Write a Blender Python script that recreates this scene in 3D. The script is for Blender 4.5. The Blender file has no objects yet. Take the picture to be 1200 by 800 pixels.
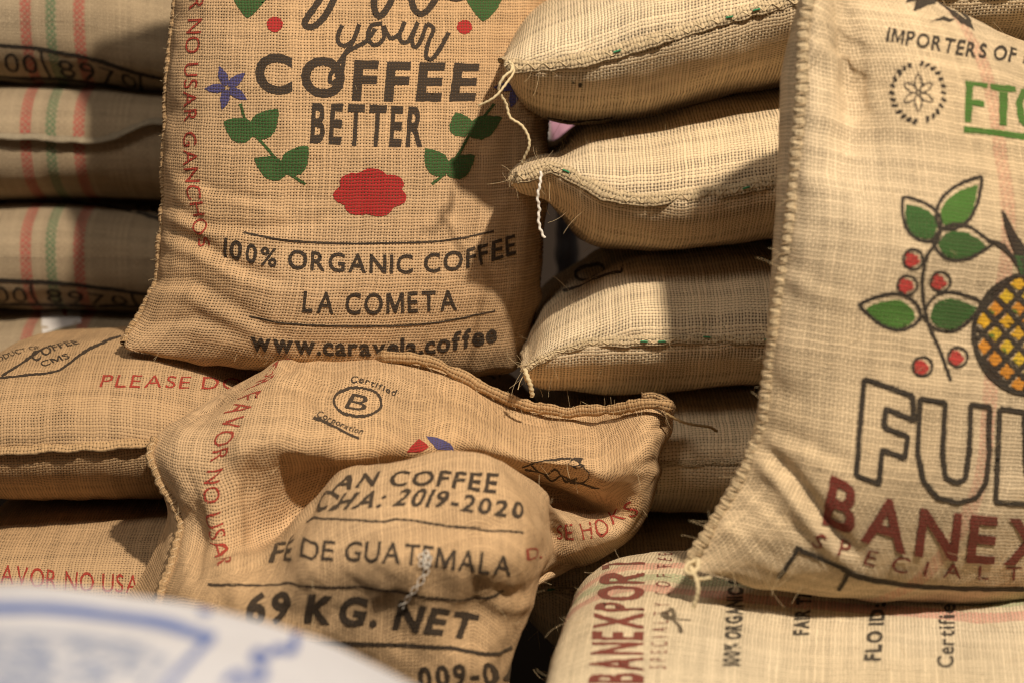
import bpy, bmesh, math, random
import numpy as np
from mathutils import Vector
random.seed(7); RNG = np.random.default_rng(11)
scene = bpy.context.scene
COL = scene.collection

# ------------------------------------------------------------------ camera
CAM = np.array([0.0, -2.4, 0.35]); PITCH = math.atan2(0.35, 2.4)
FW = np.array([0, math.cos(PITCH), -math.sin(PITCH)])
UP = np.array([0, math.sin(PITCH), math.cos(PITCH)])
RT = np.array([1.0, 0, 0]); K = 0.6 / math.hypot(2.4, 0.35)
cd = bpy.data.cameras.new("camera"); cam = bpy.data.objects.new("camera", cd); COL.objects.link(cam)
cam.location = CAM; cam.rotation_euler = (math.pi/2 - PITCH, 0, 0)
cd.sensor_width = 36; cd.lens = 18 / K; cd.clip_start = .05; cd.clip_end = 50
cd.dof.use_dof = True; cd.dof.focus_distance = 2.32; cd.dof.aperture_fstop = 2.8
scene.camera = cam

# ------------------------------------------------------------------ light
w = bpy.data.worlds.new("World"); scene.world = w; w.use_nodes = True
w.node_tree.nodes["Background"].inputs[0].default_value = (1.0, .80, .62, 1)
w.node_tree.nodes["Background"].inputs[1].default_value = .09
def lamp(name, kind, loc, target, energy, color, size, **kw):
    l = bpy.data.lights.new(name, kind); l.energy = energy; l.color = color
    if kind == 'SPOT':
        l.shadow_soft_size = size; l.spot_size = kw['cone']; l.spot_blend = kw['blend']
    else:
        l.size = size
    o = bpy.data.objects.new(name, l); COL.objects.link(o); o.location = loc
    o.rotation_euler = (Vector(target) - Vector(loc)).to_track_quat('-Z', 'Y').to_euler()
    return o
lamp("key_spotlight", 'SPOT', (1.22, -2.5, 3.0), (.06, -.1, -.10), 880, (1.0, .87, .70), .085, cone=math.radians(48), blend=.7)
lamp("fill_light", 'AREA', (-1.3, -2.3, 2.6), (-.3, 0, 0), 31, (1.0, .90, .79), .8)  # soft fill added from the upper left, not a known fixture
vs = scene.view_settings; vs.view_transform = 'Standard'; vs.look = 'None'; vs.exposure = 0; vs.gamma = 1
scene.render.engine = 'CYCLES'; scene.cycles.filter_width = 1.1

# ------------------------------------------------------------------ projection helpers
def at(px, py, Y):
    d = FW + (px-600)/600*K*RT + (400-py)/600*K*UP
    return CAM + d * ((Y-CAM[1])/d[1])
def proj(P):
    d = P - CAM; z = d @ FW
    return 600 + 600*(d @ RT)/(z*K), 400 - 600*(d @ UP)/(z*K), z

# ------------------------------------------------------------------ node helper
class S:
    """a shader socket with arithmetic"""
    nt = None
    def __init__(s, v): s.v = v
    @staticmethod
    def m(op, *a, clamp=False):
        n = S.nt.nodes.new('ShaderNodeMath'); n.operation = op; n.use_clamp = clamp
        for i, x in enumerate(a):
            if isinstance(x, S): S.nt.links.new(x.v, n.inputs[i])
            else: n.inputs[i].default_value = x
        return S(n.outputs[0])
    def __add__(a, b): return S.m('ADD', a, b)
    __radd__ = __add__
    def __sub__(a, b): return S.m('SUBTRACT', a, b)
    def __rsub__(a, b): return S.m('SUBTRACT', b, a)
    def __mul__(a, b): return S.m('MULTIPLY', a, b)
    __rmul__ = __mul__
    def __truediv__(a, b): return S.m('DIVIDE', a, b)
def sstep(x, lo, hi):
    n = S.nt.nodes.new('ShaderNodeMapRange'); n.interpolation_type = 'SMOOTHSTEP'
    for i, q in ((0, x), (1, lo), (2, hi)):
        if isinstance(q, S): S.nt.links.new(q.v, n.inputs[i])
        else: n.inputs[i].default_value = q
    return S(n.outputs[0])
def comb(x, y, z=0.0):
    n = S.nt.nodes.new('ShaderNodeCombineXYZ')
    for i, q in enumerate((x, y, z)):
        if isinstance(q, S): S.nt.links.new(q.v, n.inputs[i])
        else: n.inputs[i].default_value = q
    return n.outputs[0]
def noise(vec, scale, detail=2, rough=.5, dim='3D'):
    n = S.nt.nodes.new('ShaderNodeTexNoise'); n.noise_dimensions = dim
    S.nt.links.new(vec, n.inputs['Vector']); n.inputs['Scale'].default_value = scale
    n.inputs['Detail'].default_value = detail; n.inputs['Roughness'].default_value = rough
    return S(n.outputs[0])
def white(x):
    n = S.nt.nodes.new('ShaderNodeTexWhiteNoise'); n.noise_dimensions = '1D'
    S.nt.links.new(x.v, n.inputs['W']); return S(n.outputs['Value'])
def mixc(f, a, b):
    n = S.nt.nodes.new('ShaderNodeMix'); n.data_type = 'RGBA'
    if isinstance(f, S): S.nt.links.new(f.v, n.inputs[0])
    else: n.inputs[0].default_value = f
    for i, q in ((6, a), (7, b)):
        if isinstance(q, tuple): n.inputs[i].default_value = (*q, 1)
        else: S.nt.links.new(q, n.inputs[i])
    return n.outputs[2]
def scalec(c, f):
    n = S.nt.nodes.new('ShaderNodeVectorMath'); n.operation = 'SCALE'
    if isinstance(c, tuple): n.inputs[0].default_value = c
    else: S.nt.links.new(c, n.inputs[0])
    if isinstance(f, S): S.nt.links.new(f.v, n.inputs['Scale'])
    else: n.inputs['Scale'].default_value = f
    return n.outputs[0]
def new_mat(name):
    m = bpy.data.materials.new(name); m.use_nodes = True; S.nt = m.node_tree
    return m, m.node_tree.nodes['Principled BSDF']
def L(a, b): S.nt.links.new(a.v if isinstance(a, S) else a, b)

RED = (.33, .030, .022); MAROON = (.16, .018, .014); BLACK = (.016, .014, .014); GREEN = (.018, .085, .022)
BRIGHTGREEN = (.045, .15, .02); BLUE = (.055, .055, .17); ROSE = (.36, .012, .018); YELLOW = (.66, .36, .015)
CHARCOAL = (.022, .019, .018)
MATS = {}
def burlap(kind, ink=None):
    key = (kind['name'], ink)
    if key in MATS: return MATS[key]
    m, b = new_mat('burlap_' + kind['name'] + ('_printed' if ink else ''))
    p = kind['pitch']; col = kind['col']; tight = kind.get('tight', .43)
    uv = S.nt.nodes.new('ShaderNodeUVMap'); uv.uv_map = 'UVMap'
    sx = S.nt.nodes.new('ShaderNodeSeparateXYZ'); L(uv.outputs[0], sx.inputs[0])
    U, V = S(sx.outputs[0]), S(sx.outputs[1])
    wob = noise(uv.outputs[0], 55, 2); wob2 = noise(comb(V+3.7, U*1.0), 55, 2)
    x = U/p + (wob-.5)*.8 + (noise(comb(U*8.0, V*90.0), 1.0, 1)-.5)*.35
    y = V/p + (wob2-.5)*.8 + (noise(comb(U*90.0, V*8.0+9), 1.0, 1)-.5)*.35
    cx, cy = S.m('FLOOR', x), S.m('FLOOR', y)
    fx, fy = x-cx-.5, y-cy-.5
    sg = 1.0 - 2.0*S.m('FLOORED_MODULO', cx+cy, 2.0)
    rx, ry = white(cx*1.37+.5), white(cy*2.11+77.3)
    # slubs: thick and thin stretches along each thread; loose bands across the cloth
    slx = noise(comb(cx*3.77, y*.07), 1.0, 2); sly = noise(comb(x*.07, cy*3.77+40), 1.0, 2)
    band = noise(comb(cx*.23, V*3.0), 1.0, 2)
    rw = tight-.07 + (rx-.5)*kind.get('var', .10) + (slx-.5)*kind.get('slub', .26) + (band-.5)*kind.get('band', .14)
    rf = tight-.055 + (ry-.5)*kind.get('varf', .09) + (sly-.5)*.26
    ax, ay = S.m('ABSOLUTE', fx), S.m('ABSOLUTE', fy)
    pw = S.m('SQRT', S.m('MAXIMUM', 1.0-S.m('POWER', ax/rw, 2.0), 0.0))
    pf = S.m('SQRT', S.m('MAXIMUM', 1.0-S.m('POWER', ay/rf, 2.0), 0.0))
    iw, jf = S.m('GREATER_THAN', pw, .001), S.m('GREATER_THAN', pf, .001)
    hw = (pw*.55 + .45 + sg*.40*S.m('COSINE', fy*math.pi))*iw
    hf = (pf*.55 + .45 - sg*.40*S.m('COSINE', fx*math.pi))*jf
    h = S.m('MAXIMUM', hw, hf)
    over = S.m('GREATER_THAN', hw, hf)
    hole = sstep(ax, rw-.05, rw+.05)*sstep(ay, rf-.05, rf+.05)
    fib = noise(comb(x*5.0+over*31.0, y*5.0), 1.0, 3, .65)
    tone = .80 + .22*(rx*over + ry*(1.0-over)) + .5*(fib-.5) + .13*(slx+sly-1.0) + .14*h  # height term darkens thread valleys, painting slight occlusion into the colour
    big = noise(uv.outputs[0], 7, 4, .55); big2 = noise(uv.outputs[0], 2.3, 2)
    tone = tone*(.78 + .42*big)
    c = mixc(sstep(big2, .3, .7), tuple(q for q in col), tuple(q*k for q, k in zip(col, kind.get('shift', (.93, .88, .80)))))
    c = mixc((fib-.35)*.5, c, tuple(min(1, q*1.25+.02) for q in col))
    for (pos, wd, sc) in kind.get('stripes', []):
        at_ = S.nt.nodes.new('ShaderNodeAttribute'); at_.attribute_name = 'band'
        d = S.m('ABSOLUTE', S(at_.outputs['Fac']) - pos)
        f = (1.0-sstep(d, wd*.42, wd*.55))*(.30+.62*(over if kind.get('stripe_warp', True) else (1.0-over)))*sstep(fib, .2, .55)
        c = mixc(f*kind.get('stripe_k', 1.0), c, sc)
    speck = sstep(noise(uv.outputs[0], 210, 1), .735, .78)
    c = mixc(speck*.55, c, (.05, .03, .015))
    c = scalec(c, tone)
    if ink:
        wear = noise(uv.outputs[0], 130, 3, .6)
        cov = sstep(h*.35 + wear*.75 + fib*.35 - hole, kind.get('wear', .29), kind.get('wear', .29)+.20)
        c = mixc(cov*kind.get('inkk', .95), c, scalec(ink, .75+.5*fib))
    c = mixc(hole*.93, c, (col[0]*.05, col[1]*.04, col[2]*.035))
    L(c, b.inputs['Base Color'])
    b.inputs['Roughness'].default_value = .88
    b.inputs['Specular IOR Level'].default_value = .18
    b.inputs['Sheen Weight'].default_value = .10; b.inputs['Sheen Roughness'].default_value = .5
    b.inputs['Sheen Tint'].default_value = (*[min(1, q*1.6) for q in col], 1)
    bp = S.nt.nodes.new('ShaderNodeBump'); bp.inputs['Strength'].default_value = kind.get('bump', .6)
    bp.inputs['Distance'].default_value = p*.42
    L(h*(1.0-hole) + fib*.45 + (slx+sly)*.25, bp.inputs['Height']); L(bp.outputs[0], b.inputs['Normal'])
    MATS[key] = m; return m
def plain(name, col, rough=.8, var=.25, scale=60, bump=.3):
    if name in MATS: return MATS[name]
    m, b = new_mat(name); tc = S.nt.nodes.new('ShaderNodeTexCoord')
    n = noise(tc.outputs['Object'], scale, 4, .6)
    L(scalec(col, 1.0-var + 2*var*n), b.inputs['Base Color'])
    b.inputs['Roughness'].default_value = rough; b.inputs['Specular IOR Level'].default_value = .25
    bp = S.nt.nodes.new('ShaderNodeBump'); bp.inputs['Strength'].default_value = bump; bp.inputs['Distance'].default_value = .002
    L(n, bp.inputs['Height']); L(bp.outputs[0], b.inputs['Normal'])
    MATS[name] = m; return m

# kinds of sackcloth
TAN = dict(name='tan', col=(.50, .335, .19), pitch=.0035, tight=.395)
TANDARK = dict(name='tan_tight', col=(.45, .30, .167), pitch=.0034, tight=.42)
TANFINE = dict(name='tan_slack', col=(.53, .36, .205), pitch=.0035, tight=.405)
STRAW = dict(name='straw', col=(.63, .505, .34), pitch=.0038, tight=.375, var=.16, band=.42)
GREY = dict(name='grey', col=(.34, .265, .175), pitch=.0040, tight=.47,
    stripes=[(28, 13, (.34, .05, .045)), (58, 13, (.045, .13, .06)), (92, 13, (.34, .05, .045))])
GREYPLAIN = dict(name='grey_straw', col=(.66, .53, .355), pitch=.0041, tight=.42, band=.25)
PALE = dict(name='pale', col=(.60, .475, .315), pitch=.0038, tight=.395, band=.05, var=.05, slub=.16, varf=.16, wear=.23, inkk=.97,
    stripes=[(-.25, .05, (.50, .08, .08))], stripe_k=.42)
PALESTRIPE = dict(name='pale_striped', col=(.60, .50, .35), pitch=.0037, tight=.41, band=.06, var=.06, stripe_warp=False, stripe_k=.62,
    stripes=[(-.115, .075, (.52, .07, .09)), (.0, .07, (.07, .24, .10)), (.11, .07, (.55, .09, .10))])

# ------------------------------------------------------------------ object helpers
def link(name, me, mat, parent=None):
    o = bpy.data.objects.new(name, me); COL.objects.link(o)
    if mat: me.materials.append(mat)
    if parent:
        o.parent = parent; o.matrix_parent_inverse = parent.matrix_world.inverted()
    return o
def tag(o, label, cat, group=None, kind=None):
    if label: o['label'] = label
    if cat: o['category'] = cat
    if group: o['group'] = group
    if kind: o['kind'] = kind
    return o
def empty(name, loc, label, cat, group=None):
    o = bpy.data.objects.new(name, None); COL.objects.link(o); o.location = loc; o.empty_display_size = .05
    bpy.context.view_layer.update()
    return tag(o, label, cat, group)
def mesh_from(verts, faces, uv=None, smooth=True, band=None, name='mesh'):
    me = bpy.data.meshes.new(name); me.from_pydata([tuple(v) for v in verts], [], [tuple(f) for f in faces])
    if uv is not None:
        l = me.uv_layers.new(name='UVMap'); idx = np.empty(len(me.loops), dtype=np.int32)
        me.loops.foreach_get('vertex_index', idx); l.data.foreach_set('uv', np.asarray(uv)[idx].ravel().astype(np.float32))
    if band is not None:
        a = me.attributes.new('band', 'FLOAT', 'POINT'); a.data.foreach_set('value', np.asarray(band, dtype=np.float32))
    if smooth: me.polygons.foreach_set('use_smooth', np.ones(len(me.polygons), dtype=bool))
    me.update(); return me
def cr(ctrl, t):
    """Catmull-Rom through ctrl (n, ...) at t in 0..n-1"""
    ctrl = np.asarray(ctrl, float); n = len(ctrl)
    t = np.clip(t, 0, n-1-1e-9); i = np.floor(t).astype(int); f = (t-i).reshape((-1,)+(1,)*(ctrl.ndim-1))
    e = np.concatenate([[2*ctrl[0]-ctrl[1]], ctrl, [2*ctrl[-1]-ctrl[-2]]])
    a, b, c, d = e[i], e[i+1], e[i+2], e[i+3]
    return .5*((2*b) + (c-a)*f + (2*a-5*b+4*c-d)*f**2 + (3*b-a-3*c+d)*f**3)
def waves(P, wl, seed, n=14):
    """smooth random field from a few plane waves"""
    r = np.random.default_rng(seed); out = np.zeros(P.shape[:-1])
    for _ in range(n):
        k = r.normal(size=3); k /= np.linalg.norm(k); k *= 2*math.pi/(wl*r.uniform(.6, 1.7))
        out += np.sin(P @ k + r.uniform(0, 6.28))
    return out/math.sqrt(n)

class Sheet:
    """one cloth panel: grid of points G[i(t), j(s)], outward normals, cloth coordinates"""
    def __init__(s, G, band=None, flip=False):
        s.G = G; s.flip = flip; s.band = band; s.update()
    def update(s):
        G = s.G; du = np.gradient(G, axis=1); dv = np.gradient(G, axis=0)
        N = np.cross(du, dv); N /= np.linalg.norm(N, axis=2, keepdims=True)+1e-12
        s.N = -N if s.flip else N
        ls = np.concatenate([np.zeros((G.shape[0], 1)), np.cumsum(np.linalg.norm(np.diff(G, axis=1), axis=2), axis=1)], axis=1)
        lt = np.concatenate([np.zeros((1, G.shape[1])), np.cumsum(np.linalg.norm(np.diff(G, axis=0), axis=2), axis=0)], axis=0)
        j, i = G.shape[1]//2, G.shape[0]//2
        s.U = .8*(ls-ls[:, j:j+1]) + .2*(ls-ls[:, j:j+1]).mean(0, keepdims=True)
        s.V = .8*(lt-lt[i:i+1]) + .2*(lt-lt[i:i+1]).mean(1, keepdims=True)
        s.px, s.py, s.pz = proj(G)
        s.front = np.einsum('ijk,ijk->ij', s.N, CAM-G) > 0
    def displace(s, d): s.G = s.G + s.N*d[..., None]; s.update()
    def crease(s, pts, amp, sig, side=1):
        """a fold running along photo points: a groove with a raised lip beside it"""
        pts = np.asarray(pts, float); P = np.stack([s.px, s.py], -1); best = np.full(s.px.shape, 1e9); sgn = np.zeros(s.px.shape); fade = np.zeros(s.px.shape)
        n = len(pts)-1
        for k in range(n):
            a, b = pts[k], pts[k+1]; ab = b-a; q = P-a; t = np.clip((q @ ab)/(ab @ ab), 0, 1)
            d = q-t[..., None]*ab; dd = np.hypot(d[..., 0], d[..., 1]); m = dd < best
            cr_ = ab[0]*q[..., 1]-ab[1]*q[..., 0]
            best[m] = dd[m]; sgn[m] = np.sign(cr_[m]); fade[m] = ((k+t)/n)[m]
        fa = np.sin(np.clip(fade, .02, .98)*math.pi)**.5
        ds = best*sgn*side
        d = -amp*np.exp(-(ds/sig)**2) + .65*amp*np.exp(-((ds-1.7*sig)/(1.1*sig))**2)
        s.displace(np.where(s.front, d*fa, 0))
    def mesh(s):
        n, m = s.px.shape; I = np.arange(n*m).reshape(n, m)
        q = np.stack([I[:-1, :-1], I[:-1, 1:], I[1:, 1:], I[1:, :-1]], -1).reshape(-1, 4)
        if s.flip: q = q[:, ::-1]
        return mesh_from(s.G.reshape(-1, 3), q, np.stack([s.U, s.V], -1).reshape(-1, 2), band=None if s.band is None else s.band.ravel())
    mask = None
    def pick(s, px, py):
        d = np.hypot(s.px-px, s.py-py) + np.where(s.front, 0, 60)
        if s.mask is not None: d = d+np.where(s.mask, 0, 5000)
        near = d < max(d.min()+1e-6, 5.0)
        k = np.argmin(np.where(near, s.pz*1000 + d*2, 1e9)); i, j = np.unravel_index(k, d.shape)
        n, m = d.shape; fi, fj = float(i), float(j)
        for _ in range(4):
            i0 = int(np.clip(math.floor(fi), 0, n-2)); j0 = int(np.clip(math.floor(fj), 0, m-2)); a, b = fi-i0, fj-j0
            def bl(A): return (A[i0, j0]*(1-a)*(1-b)+A[i0+1, j0]*a*(1-b)+A[i0, j0+1]*(1-a)*b+A[i0+1, j0+1]*a*b,
                (A[i0+1, j0]-A[i0, j0])*(1-b)+(A[i0+1, j0+1]-A[i0, j0+1])*b, (A[i0, j0+1]-A[i0, j0])*(1-a)+(A[i0+1, j0+1]-A[i0+1, j0])*a)
            X, Xi, Xj = bl(s.px); Y, Yi, Yj = bl(s.py); det = Xi*Yj-Xj*Yi
            if abs(det) < 1e-6: break
            ex, ey = px-X, py-Y
            fi += np.clip((ex*Yj-ey*Xj)/det, -3, 3); fj += np.clip((ey*Xi-ex*Yi)/det, -3, 3)
            fi = min(max(fi, 0), n-1.001); fj = min(max(fj, 0), m-1.001)
        return fi, fj
    def sample(s, fi, fj):
        n, m = s.px.shape; i0 = np.clip(np.floor(fi).astype(int), 0, n-2); j0 = np.clip(np.floor(fj).astype(int), 0, m-2); a, b = fi-i0, fj-j0
        def bl(A):
            aa, bb = (a[:, None], b[:, None]) if A.ndim == 3 else (a, b)
            return A[i0, j0]*(1-aa)*(1-bb)+A[i0+1, j0]*aa*(1-bb)+A[i0, j0+1]*(1-aa)*bb+A[i0+1, j0+1]*aa*bb
        N = bl(s.N); N /= np.linalg.norm(N, axis=1, keepdims=True)
        return bl(s.G), N, np.stack([bl(s.U), bl(s.V)], -1), (bl(s.band) if s.band is not None else None)

# ------------------------------------------------------------------ prints (flat ink laid on the cloth)
def lay(sheet, bm, name, mat, parent, step=5.0, jitter=.55, label=None):
    """bm: flat shape in photo-scale units; cut it fine, bend it onto the cloth"""
    xs = [v.co.x for v in bm.verts]; ys = [v.co.y for v in bm.verts]
    x0, x1, y0, y1 = min(xs), max(xs), min(ys), max(ys)
    for axis, lo, hi in ((0, x0, x1), (1, y0, y1)):
        q = lo+step*.37
        while q < hi:
            co = (q, 0, 0) if axis == 0 else (0, q, 0); no = (1, 0, 0) if axis == 0 else (0, 1, 0)
            bmesh.ops.bisect_plane(bm, geom=bm.verts[:]+bm.edges[:]+bm.faces[:], plane_co=co, plane_no=no, dist=1e-4); q += step
    bm.verts.ensure_lookup_table()
    p = np.array([v.co[:2] for v in bm.verts]); faces = [[v.index for v in f.verts] for f in bm.faces]
    bm.verts.index_update(); faces = [[v.index for v in f.verts] for f in bm.faces]
    edge = np.array([v.is_boundary for v in bm.verts])
    bm.free()
    p = p + edge[:, None]*RNG.uniform(-jitter, jitter, p.shape)
    # anchors of the print on the cloth
    nx, ny = max(2, int((x1-x0)/28)+2), max(2, int((y1-y0)/28)+2)
    A = np.array([[sheet.pick(x, y) for x in np.linspace(x0, x1, nx)] for y in np.linspace(y0, y1, ny)])
    gx = (p[:, 0]-x0)/max(x1-x0, 1e-6)*(nx-1); gy = (p[:, 1]-y0)/max(y1-y0, 1e-6)*(ny-1)
    i = np.clip(np.floor(gx).astype(int), 0, nx-2); j = np.clip(np.floor(gy).astype(int), 0, ny-2); a = (gx-i)[:, None]; b = (gy-j)[:, None]
    F = A[j, i]*(1-a)*(1-b)+A[j, i+1]*a*(1-b)+A[j+1, i]*(1-a)*b+A[j+1, i+1]*a*b
    P, N, UV, band = sheet.sample(F[:, 0], F[:, 1])
    sheet.layers = getattr(sheet, 'layers', 0)+1
    V = P + N*(.0004+.00001*sheet.layers)
    # the printed faces look outward
    me = mesh_from(V, faces, UV, band=band)
    if me.polygons:
        f = me.polygons[len(me.polygons)//2]
        if np.dot(np.array(f.normal), N[f.vertices[0]]) < 0: me.flip_normals()
    o = link(name, me, mat, parent)
    if label: o['label'] = label
    return o
def curve_at(pts, f):
    pts = np.asarray(pts, float)
    if len(pts) > 2:
        q = cr(pts, np.linspace(0, len(pts)-1, 40*len(pts))); d = np.concatenate([[0], np.cumsum(np.linalg.norm(np.diff(q, axis=0), axis=1))]); d /= d[-1]
        return np.stack([np.interp(f, d, q[:, 0]), np.interp(f, d, q[:, 1])], -1)
    return pts[0]+(pts[1]-pts[0])*np.asarray(f)[:, None]
def poly_bm(polys):
    bm = bmesh.new()
    for pts in polys:
        vs = [bm.verts.new((x, y, 0)) for x, y in pts]
        es = [bm.edges.new((vs[i], vs[(i+1) % len(vs)])) for i in range(len(vs))]
        bmesh.ops.triangle_fill(bm, edges=es, use_beauty=True)
    return bm
GLYPHS = {}
def glyph(ch, bold):
    """vertices and faces of one character, left edge at x = 0, cap height 1"""
    key = (ch, bold)
    if key in GLYPHS: return GLYPHS[key]
    if ch == 'M':
        s, w_, h = .155+2.6*bold, 1.10, 1.0
        P = [(0, 0), (0, h), (s*1.2, h), (w_/2, .36), (w_-s*1.2, h), (w_, h), (w_, 0), (w_-s, 0), (w_-s, .66), (w_/2+s*.42, .02), (w_/2-s*.42, .02), (s, .66), (s, 0)]
        bm = poly_bm([P])
    else:
        cu = bpy.data.curves.new('lettering', 'FONT'); cu.body = ch; cu.size = 1; cu.offset = bold; cu.resolution_u = 4; cu.fill_mode = 'FRONT'
        o = bpy.data.objects.new('lettering', cu); COL.objects.link(o)
        dg = bpy.context.evaluated_depsgraph_get(); dg.update(); me = bpy.data.meshes.new_from_object(o.evaluated_get(dg))
        bm = bmesh.new(); bm.from_mesh(me); bpy.data.objects.remove(o); bpy.data.curves.remove(cu); bpy.data.meshes.remove(me)
        bmesh.ops.remove_doubles(bm, verts=bm.verts[:], dist=1e-5)
        if ch == 'H' and bold == 0.0: pass
        cap = CAP[0]
        for v in bm.verts: v.co = v.co/cap
    bm.verts.index_update(); x0 = min((v.co.x for v in bm.verts), default=0)
    vs_ = [(v.co.x-x0, v.co.y) for v in bm.verts]; fs_ = [[v.index for v in f.verts] for f in bm.faces]; bm.free()
    GLYPHS[key] = (vs_, fs_); return GLYPHS[key]
CAP = [1.0]
CAP[0] = max(v[1] for v in glyph('H', 0.0)[0]); GLYPHS.clear()
def text_bm(body, bold=0.0, space=1.0):
    bm = bmesh.new(); x = 0.0
    for ch in body:
        if ch == ' ': x += .42*space; continue
        vs_, fs_ = glyph(ch, bold); vv = [bm.verts.new((x+p[0], p[1], 0)) for p in vs_]
        for f in fs_: bm.faces.new([vv[q] for q in f])
        x += max(p[0] for p in vs_)+.16*space**3
    return bm
def text(sheet, parent, mat, body, top, bot, bold=0.0, space=1.0, name='printed_lettering', step=5.0, caps=1.0, jitter=.4, label=None):
    """lettering between a top line and a base line (points left to right); caps = cap height of the face"""
    bm = text_bm(body, bold, space)
    xs = [v.co.x for v in bm.verts]; x0, x1 = min(xs), max(xs)
    f = np.array([(v.co.x-x0)/(x1-x0) for v in bm.verts]); g = np.array([v.co.y/caps for v in bm.verts])
    q = step/max(np.linalg.norm(np.asarray(bot[-1], float)-bot[0]), 1)
    T, B = curve_at(top, f), curve_at(bot, f)
    # cut first so that curved lines stay curved
    P = B+(T-B)*g[:, None]
    for v, c in zip(bm.verts, P): v.co = (c[0], c[1], 0)
    return lay(sheet, bm, name, mat, parent, step, jitter, label)
def poly(sheet, parent, mat, polys, name, step=6, label=None, jitter=.6):
    return lay(sheet, poly_bm(polys), name, mat, parent, step, jitter, label)
def ribbon(bm, pts, wd, closed=False, taper=False, dens=3.0):
    pts = np.asarray(pts, float)
    if closed: pts = np.vstack([pts, pts[:1]])
    d = np.concatenate([[0], np.cumsum(np.linalg.norm(np.diff(pts, axis=0), axis=1))])
    n = max(2, int(d[-1]/dens)); q = np.linspace(0, d[-1], n)
    c = np.stack([np.interp(q, d, pts[:, 0]), np.interp(q, d, pts[:, 1])], -1)
    t = np.gradient(c, axis=0)
    if closed: t[0] = t[-1] = (c[1]-c[-2])
    t /= np.linalg.norm(t, axis=1, keepdims=True)+1e-9; nr = np.stack([-t[:, 1], t[:, 0]], -1)
    wv = np.full(n, wd/2.0)
    if taper: wv *= np.clip(np.sin(np.linspace(.15, math.pi-.15, n))*1.3, .25, 1)
    l = [bm.verts.new((*p, 0)) for p in c+nr*wv[:, None]]; r = [bm.verts.new((*p, 0)) for p in c-nr*wv[:, None]]
    for i in range(n-1): bm.faces.new((l[i], l[i+1], r[i+1], r[i]))
def smooth_pts(pts, per=8):
    pts = np.asarray(pts, float); return cr(pts, np.linspace(0, len(pts)-1, (len(pts)-1)*per+1))
def strokes(sheet, parent, mat, lines, wd, name, smooth=True, closed=False, taper=False, step=6, label=None, jitter=.4):
    for l in lines:
        bm = bmesh.new(); ribbon(bm, smooth_pts(l) if smooth and len(l) > 2 else l, wd, closed, taper)
        lay(sheet, bm, name, mat, parent, step, jitter, label)
def ellipse(cx, cy, rx, ry, n=28, rot=0, wob=0):
    a = np.linspace(0, 2*math.pi, n, endpoint=False); r = 1+wob*np.sin(a*3+1)+wob*.6*np.sin(a*5)
    x, y = rx*np.cos(a)*r, ry*np.sin(a)*r
    return np.stack([cx+x*math.cos(rot)-y*math.sin(rot), cy+x*math.sin(rot)+y*math.cos(rot)], -1)
def leaf(a, b, wd, n=14, bend=.0):
    """leaf outline from its stalk end a to its tip b"""
    a, b = np.array(a, float), np.array(b, float); d = b-a; ln = np.linalg.norm(d); d /= ln; nr = np.array([-d[1], d[0]])
    t = np.linspace(0, 1, n); prof = np.sin(math.pi*t**.75)**.85*wd/2
    c = a+d*(t*ln)[:, None]+nr*(bend*np.sin(math.pi*t))[:, None]
    return np.vstack([c+nr*prof[:, None], (c-nr*prof[:, None])[-2:0:-1]])

# ------------------------------------------------------------------ cords, seams, fibres
def tube(paths, rad, sides=6, twist=None, flat=None, outv=None):
    """one mesh of tubes along 3D paths; twist=(pitch, depth) ropes it; flat=(a, b) makes an oval section along outv"""
    Vs, Fs, Us = [], [], []; off = 0
    for pi, path in enumerate(paths):
        path = np.asarray(path, float); n = len(path)
        T = np.gradient(path, axis=0); T /= np.linalg.norm(T, axis=1, keepdims=True)+1e-12
        if outv is not None: O = outv-np.einsum('ij,ij->i', outv, T)[:, None]*T
        else:
            ref = np.array([.31, .2, .93]); O = np.cross(T, ref)
        O /= np.linalg.norm(O, axis=1, keepdims=True)+1e-12; B = np.cross(T, O)
        L_ = np.concatenate([[0], np.cumsum(np.linalg.norm(np.diff(path, axis=0), axis=1))])
        a = np.linspace(0, 2*math.pi, sides, endpoint=False)
        r = np.full((n, sides), rad if np.isscalar(rad) else 0.0)
        if not np.isscalar(rad): r = np.repeat(np.asarray(rad)[:, None], sides, 1)
        if twist: r = r*(1+twist[1]*np.sin(L_[:, None]/twist[0]*2*math.pi + a[None]*1.0))
        fa, fb = flat if flat else (1, 1)
        P = path[:, None]+O[:, None]*(r*fa*np.cos(a))[..., None]+B[:, None]*(r*fb*np.sin(a))[..., None]
        Vs.append(P.reshape(-1, 3)); I = np.arange(n*sides).reshape(n, sides)+off; J = np.roll(I, -1, 1)
        Fs.append(np.stack([I[:-1], J[:-1], J[1:], I[1:]], -1).reshape(-1, 4)); off += n*sides
        Fs[-1] = np.vstack([Fs[-1]])
        Us.append(np.stack([np.repeat(L_[:, None], sides, 1), np.repeat(a[None]*rad*2 if np.isscalar(rad) else a[None]*.0045, n, 0)], -1).reshape(-1, 2))
    return mesh_from(np.vstack(Vs), np.vstack(Fs), np.vstack(Us))
def dense(pts, step=.002):
    pts = np.asarray(pts, float); q = cr(pts, np.linspace(0, len(pts)-1, len(pts)*20))
    L_ = np.concatenate([[0], np.cumsum(np.linalg.norm(np.diff(q, axis=0), axis=1))]); n = max(3, int(L_[-1]/step)); t = np.linspace(0, L_[-1], n)
    return np.stack([np.interp(t, L_, q[:, k]) for k in range(3)], -1)
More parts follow.
